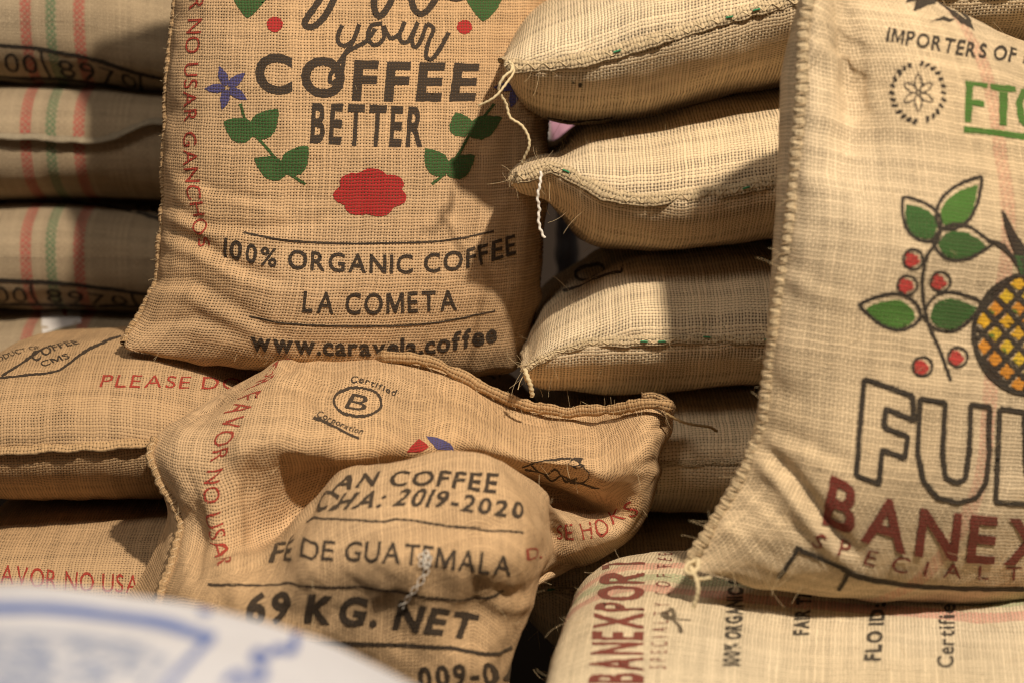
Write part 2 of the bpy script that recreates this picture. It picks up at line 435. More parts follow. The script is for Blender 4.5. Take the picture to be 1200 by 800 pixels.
def resample(path, vec, step):
    L_ = np.concatenate([[0], np.cumsum(np.linalg.norm(np.diff(path, axis=0), axis=1))]); n = max(3, int(L_[-1]/step)); t = np.linspace(0, L_[-1], n)
    f = lambda A: np.stack([np.interp(t, L_, A[:, k]) for k in range(3)], -1)
    return f(path), f(vec)
CORD = lambda: plain('jute_cord', (.58, .43, .26), .9, .35, 400, .6)
HEMSTRAW = lambda: burlap(dict(name='straw_hem', col=(.55, .43, .27), pitch=.0040, tight=.46, bump=1.0))
HEMTAN = lambda: burlap(dict(name='tan_hem', col=(.46, .30, .155), pitch=.0038, tight=.47, bump=1.0))
YARN = lambda: plain('yellow_yarn', (.62, .49, .30), .85, .3, 300, .4)
GREENYARN = lambda: plain('green_yarn', (.04, .22, .10), .85, .3, 300, .4)
WHITEYARN = lambda: plain('white_yarn', (.72, .66, .58), .85, .15, 300, .4)
FIBRE = lambda: plain('jute_fibre', (.60, .46, .27), .8, .3, 90, .1)
def rope_seam(parent, path, outv, rad=.0042, mat=None, pitch=.011):
    path, outv = resample(path, outv, .0016); outv /= np.linalg.norm(outv, axis=1, keepdims=True)+1e-9
    path = path + outv*rad*.4 + np.stack([waves(path, .05, 3+k) for k in range(3)], -1)*.0010
    link('seam', tube([path], rad, 10, twist=(pitch, .20), flat=(1.2, .8), outv=outv), mat or HEMTAN(), parent)
    # overlock thread wound round the edge
    n = len(path); s = np.arange(n)*.0016; T = np.gradient(path, axis=0); T /= np.linalg.norm(T, axis=1, keepdims=True); B = np.cross(T, outv)
    ph = s/pitch*2*math.pi
    hel = path+outv*(np.cos(ph)*rad*1.22)[:, None]+B*(np.sin(ph)*rad*.9)[:, None]
    link('stitching', tube([hel], .0007, 5), CORD(), parent)
def lip_seam(parent, path, outv, size=.0075, droop=(0, 0, -.6), mat=None, stitch=True, seed=0, yarn=None, greens=True):
    """a turned hem: flat lip along the edge, with a zigzag stitch over it"""
    path, outv = resample(path, outv, .002); outv = outv+np.array(droop); outv /= np.linalg.norm(outv, axis=1, keepdims=True)+1e-9
    n = len(path); rad = size*(1+.12*waves(path, .03, seed)+.09*waves(path, .008, seed+5))
    c = path+outv*(size*.55)
    T = np.gradient(path, axis=0); T /= np.linalg.norm(T, axis=1, keepdims=True)+1e-9; B = np.cross(T, outv)
    c = c + B*(waves(path, .05, seed+2)*.0012)[:, None] + outv*(waves(path, .035, seed+3)*.0012)[:, None]
    ends = np.clip(np.minimum(np.arange(n), np.arange(n)[::-1])/4.0+.3, 0, 1)
    link('seam', tube([c], rad*ends, 10, flat=(1.0, .36), outv=outv), mat or HEMSTRAW(), parent)
    if stitch:
        S_ = np.arange(n)*.002; zz = (np.abs((S_/.0085) % 2-1)-.5)*2
        if B[n//2, 2] < 0: B = -B
        st = c+outv*(zz*size*.5)[:, None]+B*(size*.40)
        link('stitching', tube([st], .0005, 5), (yarn or YARN)(), parent)
        if greens:
            r = np.random.default_rng(seed)
            for k in range(7):
                i = r.integers(4, n-8); link('coloured_yarn', tube([c[i:i+5]+B[i:i+5]*(size*.5+.0006)+outv[i:i+5]*size*r.uniform(-.8, .3)], .0010, 5), GREENYARN(), parent)
def fibres(parent, sheets, edges, count, seed, length=(.006, .028), r=.00017):
    rg = np.random.default_rng(seed); paths = []
    for k in range(count):
        if edges and rg.random() < .35:
            e = edges[rg.integers(len(edges))]; P0 = e[rg.integers(len(e))]; N0 = rg.normal(size=3); N0 /= np.linalg.norm(N0)
        else:
            sh = sheets[rg.integers(len(sheets))]; i, j = rg.integers(sh.px.shape[0]), rg.integers(sh.px.shape[1])
            if not sh.front[i, j]: continue
            P0, N0 = sh.G[i, j], sh.N[i, j]
        ln = rg.uniform(*length)*(1 if rg.random() < .85 else 1.6); d = N0*rg.uniform(.15, .8)+rg.normal(size=3)*.6; d /= np.linalg.norm(d)
        curl = rg.normal(size=3)*22; p = P0.copy(); path = [p.copy()]
        for q in range(7):
            d = d+np.cross(curl, d)*ln/7*.9; d /= np.linalg.norm(d); p = p+d*ln/7; path.append(p.copy())
        paths.append(np.array(path))
    o = link('loose_fibres', tube(paths, r, 3), FIBRE(), parent); o['kind'] = 'stuff'
    return o

# ------------------------------------------------------------------ sacks
def section(stations, nt, ns, n=2.2, m=2.2, nb=None):
    """stations: (A, B, N, front thickness, back thickness). Returns the two panels."""
    A = np.array([s[0] for s in stations]); B = np.array([s[1] for s in stations]); N = np.array([s[2] for s in stations], float)
    tf = np.array([s[3] for s in stations]); tb = np.array([s[4] for s in stations])
    t = np.linspace(0, len(stations)-1, nt); A, B, N, tf, tb = [cr(q, t) for q in (A, B, N, tf, tb)]
    tf, tb = np.maximum(tf, .001), np.maximum(tb, .001); tf[[0, -1]] = 0; tb[[0, -1]] = 0
    N /= np.linalg.norm(N, axis=1, keepdims=True)
    sg = np.linspace(-1, 1, ns); sw = np.sin(sg*math.pi/2); sw = .9*sw+.1*sg
    g = np.power(np.clip(1-np.abs(sw)**n, 0, 1), 1/m); gb = g if nb is None else np.power(np.clip(1-np.abs(sw)**nb, 0, 1), 1/m)
    base = (A+B)[:, None]/2+(B-A)[:, None]/2*sw[None, :, None]
    return base+N[:, None]*(tf[:, None]*g)[..., None], base-N[:, None]*(tb[:, None]*gb)[..., None]
def orient(sh, N):
    if np.dot(sh.N.reshape(-1, 3).mean(0), N) < 0: sh.flip = not sh.flip; sh.update()
def roughen(sh, seed, amp=1.0, pucker=1.0, edge_t=True):
    """slack in the cloth: lumps of beans, soft folds, gathers along the seams"""
    n, m = sh.px.shape; s = np.linspace(-1, 1, m)[None]; t = np.linspace(-1, 1, n)[:, None]
    ed = np.clip(1-np.abs(s), 0, 1)**.6*np.clip(1-np.abs(t), 0, 1)**.6
    d = waves(sh.G, .16, seed)*.0050*ed + waves(sh.G, .06, seed+1)*.0016*ed + waves(sh.G, .022, seed+2)*.0005*ed**.5
    P = np.stack([sh.V*1.0, sh.U*.25, sh.U*0], -1)
    fall = np.exp(-(1-np.abs(s))/.16)*(1-np.exp(-(1-np.abs(s))/.02))
    d = d + pucker*.0028*waves(P, .045, seed+3)*fall
    P = np.stack([sh.U*1.0, sh.V*.2, sh.U*0], -1)
    fall = np.exp(-(1-np.abs(t))/.14)*(1-np.exp(-(1-np.abs(t))/.02))
    d = d + pucker*.0025*waves(P, .05, seed+4)*fall
    sh.displace(d*amp)
def lying(rows, Yf, Yb, nt=190, ns=90, n=2.4, m=2.2, ext=(-600, 1800)):
    """a full sack lying flat, long axis across the picture. rows: (px, seam, top, bottom) silhouette heights; Yf/Yb depth of front and back seam"""
    st = []
    for (px, se, tp, bo) in rows:
        yf = np.interp(px, *Yf) if isinstance(Yf, tuple) else Yf
        A = at(px, se, yf); T = at(px, tp, yf+(Yb-yf)*.38); Bt = at(px, bo, yf+(Yb-yf)*.25)
        B = A+np.array([(px-600)*.00001, Yb-yf, 0])
        st.append((A, B, (0, 0, 1), max(T[2]-A[2], .001), max(A[2]-Bt[2], .001)))
    x0 = st[0][0]
    F, Bk = section(st, nt, ns, n, m)
    band = np.interp(np.linspace(0, len(rows)-1, nt), range(len(rows)), [r[0] for r in rows])[:, None]*np.ones((1, ns))
    top, bot = Sheet(F, band), Sheet(Bk, band); orient(top, (0, 0, 1)); orient(bot, (0, 0, -1)); return top, bot
def finish(root, panels, mats, names=('front_panel', 'back_panel')):
    for sh, mt, nm in zip(panels, mats, names): link(nm, sh.mesh(), mt, root)
def edge_front(sh, k=0):
    """front seam of a lying sack and its outward direction"""
    p = sh.G[:, k]; q = sh.G[:, k+6 if k == 0 else k-6]; return p, p-q

# ================================================================== setting
def box_mesh(x0, x1, y0, y1, z0, z1):
    v = [(x, y, z) for x in (x0, x1) for y in (y0, y1) for z in (z0, z1)]
    return mesh_from(v, [(0, 1, 3, 2), (4, 6, 7, 5), (0, 4, 5, 1), (2, 3, 7, 6), (0, 2, 6, 4), (1, 5, 7, 3)], smooth=False)
FLOOR_Z = -.56
tag(link('floor', box_mesh(-4, 4, -3.2, 1.6, FLOOR_Z-.1, FLOOR_Z), plain('dark_floor', (.05, .042, .036), .7, .3, 6)), None, None, kind='structure')
tag(link('back_wall', box_mesh(-4, 4, 1.45, 1.55, FLOOR_Z, 2.2), plain('dark_wall', (.045, .032, .024), .9, .3, 4)), None, None, kind='structure')

# ================================================================== stack behind on the left
GREYHEM = dict(name='grey_hem', col=(.30, .25, .175), pitch=.0040, tight=.48)
LEFT = 'striped sacks stacked at the left'
def left_sack(rows, seed, label, printing=None, flap=None, paper=False, Y=(.33, .82)):
    top, bot = lying(rows, *Y, n=3.2, m=2.5)
    roughen(top, seed, .8, .4); roughen(bot, seed+10, .8, .4)
    c = top.G.mean((0, 1)); r = empty('coffee_sack', (c[0], c[1], bot.G[..., 2].min()), label, 'sack', LEFT)
    if flap:
        for sh in (top,): sh.crease(flap, .006, 9, 1)
    finish(r, (top, bot), (burlap(GREY), burlap(GREY)), ('upper_panel', 'lower_panel'))
    return r, top, bot
gi = burlap(GREY, BLACK)
r, top, bot = left_sack([(-280, 22, 20, 24), (-210, 20, -40, 80), (-110, 22, -60, 93), (0, 25, -58, 104), (90, 27, -52, 107), (170, 38, -42, 118), (230, 48, -20, 122), (290, 62, 20, 105), (330, 70, 68, 72)], 21,
    'striped sack at the top of the left stack, boxed digits along its lower edge')
strokes(bot, r, gi, [[(-60, 50), (0, 53), (50, 57), (110, 70), (190, 92)]], 4.5, 'printed_line')
strokes(bot, r, gi, [[(-60, 90), (0, 92), (60, 93), (120, 99), (190, 113)]], 4.5, 'printed_line')
strokes(bot, r, gi, [[(48, 58), (51, 74), (60, 91)], [(165, 86), (169, 98), (178, 110)]], 3.2, 'printed_line')
text(bot, r, gi, '00', [(4, 62), (42, 65)], [(7, 84), (46, 86)], name='printed_lettering')
text(bot, r, gi, '8970', [(66, 70), (110, 76), (158, 90)], [(72, 90), (112, 93), (163, 104)], space=1.1)
r, top, bot = left_sack([(-280, 160, 158, 162), (-210, 160, 110, 212), (-110, 160, 97, 230), (0, 160, 90, 239), (90, 162, 92, 239), (170, 158, 100, 239), (230, 160, 108, 238), (290, 166, 140, 200), (330, 168, 166, 170)], 25,
    'greyish striped sack second in the left stack with a folded seam flap along its front')
p = np.array([at(x, y, .325) for x, y in ((-220, 150), (-100, 156), (0, 157), (60, 161), (110, 163), (135, 158), (155, 150), (178, 141), (200, 143))]); p = dense(p)
p[:, 1] = np.interp(p[:, 0], p[:, 0], p[:, 1])
lip_seam(r, p, np.tile(np.array([[0, -.8, -.5]]), (len(p), 1)), .007, (0, 0, 0), burlap(GREYHEM), stitch=False, seed=3)
r, top, bot = left_sack([(-280, 300, 298, 302), (-210, 300, 250, 340), (-110, 300, 236, 356), (0, 300, 227, 366), (90, 301, 228, 368), (170, 302, 238, 368), (230, 304, 252, 366), (290, 308, 280, 340), (330, 310, 308, 312)], 29,
    'striped sack third in the left stack, right above the one with white paper')
strokes(top, r, gi, [[(-60, 243), (0, 238), (70, 238), (120, 243), (190, 259)]], 4, 'printed_line')
text(top, r, gi, '60', [(160, 236), (192, 244)], [(160, 247), (192, 255)])
strokes(bot, r, gi, [[(-60, 326), (0, 328), (60, 330), (110, 335), (175, 345)]], 4.5, 'printed_line')
strokes(bot, r, gi, [[(-60, 355), (0, 356), (60, 357), (110, 358), (175, 359)]], 4.0, 'printed_line')
strokes(bot, r, gi, [[(36, 331), (39, 344), (46, 356)], [(154, 343), (157, 350), (162, 358)]], 3.2, 'printed_line')
text(bot, r, gi, '00', [(-8, 336), (30, 337)], [(-5, 353), (34, 354)])
text(bot, r, gi, '8970', [(53, 338), (100, 342), (148, 347)], [(56, 353), (102, 355), (151, 357)], space=1.1)
r, top, bot = left_sack([(-280, 420, 418, 422), (-210, 415, 385, 450), (-110, 412, 364, 470), (0, 412, 353, 476), (90, 412, 353, 478), (170, 414, 355, 476), (230, 416, 368, 470), (290, 420, 390, 450), (330, 424, 422, 426)], 33,
    'striped sack at the bottom of the left stack with a small white paper')
PAPER = plain('white_paper', (.62, .58, .55), .7, .08, 30, .1)
poly(top, r, PAPER, [[(48, 364), (94, 361), (95, 379), (75, 384), (50, 391)]], 'paper_label', jitter=.2)
poly(top, r, plain('red_mark', (.40, .02, .02), .7, .1, 30), [[(70, 372), (74, 366), (73, 362), (79, 364), (77, 369), (80, 371), (74, 370)]], 'printed_mark', step=4, jitter=.2)

# ================================================================== two sacks lying low at the left
LOW = 'tan sacks lying under the folded sack'
ti = lambda ink: burlap(TANDARK, ink)
rows = [(-170, 540, 538, 542), (-110, 532, 470, 570), (-40, 527, 412, 590), (40, 523, 402, 592), (130, 518, 396, 590), (220, 515, 402, 588), (320, 513, 414, 588), (420, 515, 424, 590), (510, 520, 430, 588), (580, 528, 437, 582), (620, 532, 470, 565), (645, 536, 534, 538)]
top, bot = lying(rows, ([0, 180, 300, 450, 640], [-.15, -.14, -.04, .06, .10]), .34, n=2.5, m=2.1); roughen(top, 41, .8); roughen(bot, 44, .8)
c = top.G.mean((0, 1)); r = empty('coffee_sack', (c[0], c[1], bot.G[..., 2].min()), 'tan sack lying under the upright sack, red warning words along its rounded top edge', 'sack', LOW)
finish(r, (top, bot), (burlap(TANDARK), burlap(TANDARK)), ('upper_panel', 'lower_panel'))
p, o = edge_front(top); lip_seam(r, p[8:-8], o[8:-8], .0062, (0, -.5, -.5), HEMTAN(), stitch=False, seed=9)
text(top, r, ti(RED), 'PLEASE DO NOT USE', [(121, 439), (220, 441), (300, 444), (430, 450)], [(117, 454), (220, 455), (300, 458), (430, 464)], space=1.1, step=4)
strokes(top, r, ti(BLACK), [[(0, 443), (40, 439), (70, 434)], [(70, 434), (95, 415), (142, 394)], [(2, 441), (30, 423), (60, 405)]], 2.6, 'printed_line', smooth=False)
text(top, r, ti(BLACK), 'COFFEE', [(36, 417), (88, 399)], [(40, 424), (94, 404)], .01)
text(top, r, ti(BLACK), 'CMS', [(46, 424), (78, 414)], [(50, 430), (83, 419)], .01)
text(top, r, ti(BLACK), 'PRODUCT OF', [(-16, 424), (44, 405)], [(-12, 429), (48, 409)])
strokes(top, r, ti(BLACK), [[(565, 436), (575, 432), (586, 441)], [(560, 441), (572, 440), (580, 444)]], 2.5, 'printed_line')
fibres(r, [top, bot], [p], 120, 5)
rows = [(-170, 720, 718, 722), (-110, 716, 650, 780), (-40, 712, 600, 830), (60, 710, 591, 850), (200, 710, 589, 850), (350, 712, 592, 850), (480, 716, 600, 830), (560, 718, 650, 780), (600, 720, 718, 722)]
top, bot = lying(rows, -.20, .30, n=2.5, m=2.1); roughen(top, 51, .7); roughen(bot, 54, .7)
c = top.G.mean((0, 1)); r = empty('coffee_sack', (c[0], c[1], bot.G[..., 2].min()), 'tan sack lowest at left, just above the white bag, FAVOR NO US printed in red', 'sack', LOW)
finish(r, (top, bot), (burlap(TANDARK), burlap(TANDARK)), ('upper_panel', 'lower_panel'))
text(top, r, ti(RED), 'POR FAVOR NO USAR GANCHOS', [(-62, 659), (0, 661), (80, 669), (200, 676), (300, 684)], [(-64, 680), (0, 683), (80, 692), (200, 698), (300, 706)], space=1.05, step=4)

# ================================================================== stack in the middle
MID = 'straw sacks stacked in the middle'
def mid_sack(rows, seed, label, kind=STRAW, Y=(-.10, .42), size=.0075, droop=(0, 0, -.6), hem=HEMSTRAW, greens=True, cut=6):
    top, bot = lying(rows, *Y, n=2.3, m=2.1); roughen(top, seed, .9); roughen(bot, seed+4, .9)
    c = top.G.mean((0, 1)); r = empty('coffee_sack', (c[0], c[1], bot.G[..., 2].min()), label, 'sack', MID)
    finish(r, (top, bot), (burlap(kind), burlap(kind)), ('upper_panel', 'lower_panel'))
    p, o = edge_front(top); lip_seam(r, p[2:-cut], o[2:-cut], size, droop, hem(), seed=seed, greens=greens)
    e = top.G[0, 3:-3]; lip_seam(r, e, e-top.G[4, 3:-3], .0035, (0, 0, 0), hem(), stitch=False, seed=seed+1)
    fibres(r, [top, bot], [p], 330, seed)
    return r, top, bot, p
m1, top, bot, p1 = mid_sack([(590, 70, 67, 73), (600, 73, 46, 102), (620, 74, 18, 128), (655, 70, -6, 145), (700, 62, -25, 151), (760, 45, -45, 144), (830, 24, -60, 130), (920, 0, -75, 108), (1020, -16, -85, 90), (1140, -16, -80, 80), (1250, -16, -60, 60), (1320, -16, -18, -14)], 61,
    'straw sack at the top of the middle stack, corner twine hanging down', Y=(-.13, .40))
si = burlap(STRAW, BLACK)
strokes(bot, m1, si, [[(640, 139), (670, 143), (718, 138)]], 2.2, 'printed_line')
poly(bot, m1, si, [ellipse(680, 100, 2.4, 2.8, 10), ellipse(672, 97, 1.5, 1.2, 8)], 'printed_mark', step=3)
m2, top2, bot2, p2 = mid_sack([(599, 211, 208, 214), (611, 202, 197, 230), (640, 193, 189, 240), (660, 198, 176, 258), (690, 212, 150, 288), (722, 226, 136, 299), (780, 229, 124, 302), (850, 220, 114, 299), (910, 210, 104, 291), (1020, 200, 100, 280), (1120, 200, 150, 250), (1190, 200, 198, 202)], 66,
    'straw sack second in the middle stack, its flat corner sticking out like an ear', Y=(-.12, .42))
m3, top3, bot3, p3 = mid_sack([(613, 433, 429, 438), (620, 427, 397, 450), (645, 412, 353, 463), (690, 400, 325, 467), (740, 396, 299, 468), (800, 395, 290, 468), (900, 394, 284, 462), (1020, 393, 300, 455), (1120, 393, 340, 430), (1190, 393, 391, 395)], 71,
    'straw sack third in the middle stack, half a black oval printed at its left top', droop=(0, 0, -.3), size=.0055)
strokes(top3, m3, si, [[(660, 341), (690, 331), (728, 320)], [(728, 320), (729, 304)]], 3.2, 'printed_line', smooth=False)
strokes(top3, m3, si, [ellipse(690, 318, 17, 6.5, 22, -.42)], 3.4, 'printed_lettering', smooth=False, closed=True)
m4, top4, bot4, p4 = mid_sack([(600, 546, 544, 548), (630, 545, 500, 580), (670, 545, 478, 602), (720, 544, 470, 608), (790, 541, 450, 608), (900, 538, 445, 606), (1020, 538, 465, 600), (1120, 538, 490, 570), (1190, 538, 536, 540)], 76,
    'darker straw sack fourth in the middle stack, behind the folded sack\'s corner', kind=GREYPLAIN, size=.004, droop=(0, 0, -.2), Y=(-.09, .42))
m5, top5, bot5, p5 = mid_sack([(600, 690, 688, 692), (630, 690, 640, 740), (670, 690, 615, 780), (720, 690, 609, 800), (790, 690, 598, 805), (900, 690, 597, 805), (1020, 690, 610, 800), (1120, 690, 640, 760), (1190, 690, 688, 692)], 81,
    'shadowed straw sack at the bottom of the middle stack, only a strip showing', kind=GREYPLAIN, size=.004, Y=(-.09, .42))
def twine(parent, pts, rad=.0016, mat=None, name='twine', rope=(.006, .25)):
    return link(name, tube([dense([at(*q) for q in pts], .0015)], rad, 7, twist=rope), mat or plain('pale_twine', (.62, .50, .30), .85, .2, 300, .4), parent)
twine(m1, [(597, 72, -0.145), (600, 82, -0.155), (591, 90, -0.160), (585, 101, -0.160), (586, 110, -0.155), (593, 122, -0.150), (598, 138, -0.150), (611, 147, -0.150), (619, 160, -0.150), (620, 172, -0.150), (615, 184, -0.145), (611, 193, -0.140)])
twine(m1, [(600, 74, -0.150), (602, 85, -0.155), (594, 97, -0.160), (584, 110, -0.165), (574, 118, -0.165), (561, 124, -0.160)], .0014)
twine(m2, [(634, 201, -0.138), (633, 215, -0.142), (630, 231, -0.142), (632, 245, -0.140), (631, 256, -0.140), (633, 268, -0.140), (638, 279, -0.140)], .0016, WHITEYARN(), rope=(.008, .45))
twine(m3, [(615, 432, -0.110), (618, 441, -0.115), (622, 452, -0.115), (624, 464, -0.110)], .0026)
twine(m3, [(617, 434, -0.110), (610, 446, -0.112), (607, 456, -0.112)], .0005, FIBRE())

# ================================================================== upright tan sack with the coffee slogan
def upright(left, right, Yl, Yr, tf, tb, lean=None, nt=200, ns=150, n=2.4, m=2.1, nb=None, yaw=(0, -1, 0)):
    st = []
    for k in range(len(left)):
        yl, yr = Yl[k], Yr[k]
        A = at(left[k][0], left[k][1], yl); B = at(right[k][0], right[k][1], yr)
        N = np.cross(B-A, np.array([0, 0, 1.0])); N /= np.linalg.norm(N)
        if lean is not None: N = N+np.array([0, 0, lean[k]])
        st.append((A, B, N, tf[k], tb[k]))
    F, Bk = section(st, nt, ns, n, m, nb)
    s = np.linspace(-1, 1, ns)[None]*np.ones((nt, 1))
    f, b = Sheet(F, s), Sheet(Bk, s); orient(f, st[len(st)//2][2]); orient(b, -np.array(st[len(st)//2][2])); return f, b
f, b = upright([(216, -190), (214, -150), (210, -70), (205, 0), (199, 60), (195, 120), (192, 200), (189, 270), (183, 325), (165, 368), (150, 392), (146, 405)],
    [(625, -190), (630, -150), (636, -70), (640, 0), (641, 60), (640, 120), (637, 200), (634, 270), (630, 330), (622, 380), (614, 412), (604, 432)],
    [.08, .07, .06, .05, .04, .03, .02, .01, -.005, -.02, -.035, -.045], [.20, .19, .185, .175, .165, .155, .145, .135, .12, .105, .09, .08],
    [.003, .05, .09, .11, .12, .125, .13, .13, .12, .095, .062, .028], [.003, .04, .07, .08, .09, .09, .09, .09, .085, .08, .06, .04],
    lean=[.1, .08, .05, .0, 0, 0, -.02, -.05, -.1, -.25, -.45, -.7])
roughen(f, 91, .9, 1.3); roughen(b, 95)
for cpts, a, sg in (([(190, 235), (240, 262), (300, 268), (370, 262)], .0035, 7), ([(188, 268), (235, 285), (285, 315), (330, 330)], .0045, 8), ([(176, 330), (225, 330), (280, 362), (330, 392)], .0030, 9), ([(200, 200), (250, 222), (330, 240)], .002, 6),
        ([(168, 380), (230, 372), (290, 395)], .002, 8), ([(540, 240), (570, 300), (590, 350)], .003, 10)):
    f.crease(cpts, a*1.5, sg)
c = f.G.mean((0, 1)); r = empty('coffee_sack', (c[0], c[1], b.G[..., 2].min()), 'upright tan sack printed COFFEE BETTER with green sprigs and a red bloom', 'sack')
finish(r, (f, b), (burlap(TAN), burlap(TAN)))
k = lambda ink: burlap(TAN, ink)
p, o = f.G[2:-1, 0], (f.G[2:-1, 0]-f.G[2:-1, 5]); rope_seam(r, p, o, .0046)
p2_, o2 = f.G[2:-1, -1], (f.G[2:-1, -1]-f.G[2:-1, -6]); rope_seam(r, p2_, o2, .0045)
pb, ob = f.G[-1, :], f.G[-1, :]-f.G[-4, :]; lip_seam(r, pb, ob, .005, (0, 0, 0), HEMTAN(), stitch=False)
text(f, r, k(CHARCOAL), 'COFFEE', [(299, 64), (370, 69), (440, 74), (562, 77)], [(299, 107), (370, 112), (440, 117), (556, 117)], .036, 1.12)
text(f, r, k(CHARCOAL), 'BETTER', [(366, 123), (430, 125), (498, 128)], [(363, 166), (430, 170), (495, 171)], .030, 1.16)
strokes(f, r, k(CHARCOAL), [[(401, 30), (396, 42), (397, 51), (404, 54), (414, 47), (421, 29)], [(421, 29), (414, 48), (405, 62), (395, 76), (387, 89), (388, 98), (397, 92), (402, 78), (404, 64), (418, 55), (430, 48), (440, 34)],
    [(448, 28), (436, 30), (431, 41), (434, 51), (442, 53), (450, 44), (449, 30), (457, 45), (468, 40), (474, 26)], [(474, 26), (468, 42), (471, 50), (479, 48), (490, 26), (483, 44), (485, 56), (492, 50), (500, 28)],
    [(500, 28), (508, 34), (502, 50), (499, 66), (505, 70), (514, 60), (526, 38)]], 5.0, 'printed_lettering', step=5)
strokes(f, r, k(CHARCOAL), [[(330, -45), (346, -38), (352, -55)], [(396, -48), (385, -20), (372, 4), (358, 24), (359, 31), (370, 30), (384, 14), (397, -14)], [(466, -40), (462, -14), (456, 6), (444, 20), (438, 5), (444, -15)],
    [(490, -30), (482, -6), (486, 12), (496, 16), (508, 2), (520, -22)], [(530, -22), (526, -6), (536, -1), (556, -10)]], 7.5, 'printed_lettering', step=5)
def leaves(lst, ink, nm='printed_leaf'):
    for a_, b_, w_ in lst: poly(f, r, k(ink), [leaf(a_, b_, w_)], nm)
leaves([((297, 160), (262, 143), 30), ((297, 161), (326, 128), 30), ((335, 206), (298, 186), 27), ((334, 204), (361, 171), 30), ((296, -40), (290, 22), 46),
        ((545, 160), (533, 132), 28), ((548, 158), (588, 138), 26), ((522, 205), (498, 174), 27), ((524, 206), (556, 182), 26), ((568, -30), (566, 26), 44)], GREEN)
strokes(f, r, k(GREEN), [[(282, 122), (290, 146), (305, 165), (322, 184), (338, 202), (358, 216)]], 3.2, 'printed_stem')
strokes(f, r, k(GREEN), [[(579, 122), (566, 138), (550, 158), (537, 180), (522, 202), (506, 216)]], 3.2, 'printed_stem')
poly(f, r, k(ROSE), [ellipse(322, 29, 9.5, 9, 20)], 'printed_berry'); poly(f, r, k(ROSE), [ellipse(544, 32, 9, 8.5, 20)], 'printed_berry')
a = np.linspace(0, 2*math.pi, 60, endpoint=False); rr = .90+.17*np.abs(np.sin(a*3.5+.5))
poly(f, r, k(ROSE), [np.stack([434+41*rr*np.cos(a), 226+27*rr*np.sin(a)], -1)], 'printed_bloom')
for cx, cy, s_ in ((267, 103, 1.0), (605, 101, 1.0)):
    for q in range(5):
        an = q*2*math.pi/5-1.95; poly(f, r, k(BLUE), [leaf((cx+2*math.cos(an), cy+2*math.sin(an)), (cx+27*math.cos(an)*s_, cy+27*math.sin(an)*s_), 11)], 'printed_petal', step=5)
strokes(f, r, k(BLACK), [[(286, 273), (330, 281), (390, 285), (450, 285), (520, 282), (578, 271)]], 2.0, 'printed_line')
text(f, r, k(BLACK), '100% ORGANIC COFFEE', [(264, 279), (320, 291), (400, 297), (470, 299), (540, 293), (603, 275)], [(262, 300), (320, 312), (400, 318), (470, 320), (540, 315), (604, 297)], .018, 1.08)
text(f, r, k(BLACK), 'LA COMETA', [(356, 341), (430, 344), (534, 340)], [(354, 365), (430, 368), (535, 363)], .016, 1.14)
strokes(f, r, k(BLACK), [[(292, 371), (340, 379), (420, 382), (500, 379), (580, 364)]], 2.0, 'printed_line')
text(f, r, k(BLACK), 'www.caravela.coffee', [(294, 387), (360, 394), (440, 397), (510, 393), (582, 378)], [(294, 408), (360, 414), (440, 416), (510, 412), (582, 399)], .03, .82)
text(f, r, k(RED), 'POR FAVOR NO USAR GANCHOS', [(250, -145), (244, -70), (240, 0), (234, 60), (231, 130), (233, 200), (247, 288)], [(234, -145), (228, -70), (224, 0), (218, 60), (216, 130), (217, 200), (232, 290)], .0, 1.05, step=4)
fibres(r, [f], [p], 130, 8, (.004, .012))

# ================================================================== pale upright sack at the right
lft = [(962, -62), (956, -30), (948, 20), (942, 80), (938, 150), (930, 235), (917, 330), (905, 410), (893, 500), (868, 562), (840, 610), (820, 642), (810, 664)]
rgt = [(1290, 95), (1310, 120), (1325, 150), (1332, 190), (1336, 240), (1340, 310), (1340, 380), (1340, 450), (1340, 530), (1338, 590), (1335, 630), (1332, 665), (1328, 690)]
n_ = len(lft)
f, b = upright(lft, rgt, list(np.linspace(-.33, -.40, n_)), list(np.linspace(-.03, -.12, n_)),
    [.003, .04, .075, .10, .115, .125, .13, .135, .135, .125, .105, .07, .035], [.003, .06, .09, .105, .105, .095, .075, .06, .055, .055, .05, .035, .02],
    lean=[.25, .2, .12, .06, .03, 0, 0, -.05, -.1, -.2, -.35, -.5, -.65], n=2.6, m=2.1, nb=3.6, nt=210, ns=160)
roughen(f, 101, .9, 1.3); roughen(b, 105, .8)
def dent(sh, x, y, sx, sy, amp): sh.displace(np.where(sh.front, amp*np.exp(-((sh.px-x)/sx)**2-((sh.py-y)/sy)**2), 0)*np.clip((1-np.abs(np.linspace(-1, 1, sh.px.shape[1])))*6, 0, 1)[None])
dent(f, 995, 90, 55, 120, -.042); dent(f, 1075, 290, 120, 90, .012); dent(f, 905, 540, 40, 30, -.005); dent(f, 1010, 560, 90, 70, .010)  # upper-left hollow is shaped to dim the cloth like a cast shadow
for cpts, a, sg in (([(893, 520), (930, 560), (975, 620), (1010, 655)], .010, 9), ([(870, 565), (910, 600), (950, 635)], .002, 7), ([(850, 600), (890, 640), (925, 665)], .0015, 7), ([(895, 500), (950, 520), (1000, 545)], .003, 9), ([(920, 310), (960, 330), (1020, 345)], .002, 9)):
    f.crease(cpts, a, sg)
c = f.G.mean((0, 1)); rs = empty('coffee_sack', (c[0], c[1], b.G[..., 2].min()), 'pale upright sack at right with a pineapple, a leafy berry branch and outlined letters', 'sack')
finish(rs, (f, b), (burlap(PALE), burlap(PALE)))
p, o = f.G[1:-1, 0], (f.G[1:-1, 0]-f.G[1:-1, 5]); rope_seam(rs, p, o, .0056, HEMSTRAW(), .0105)
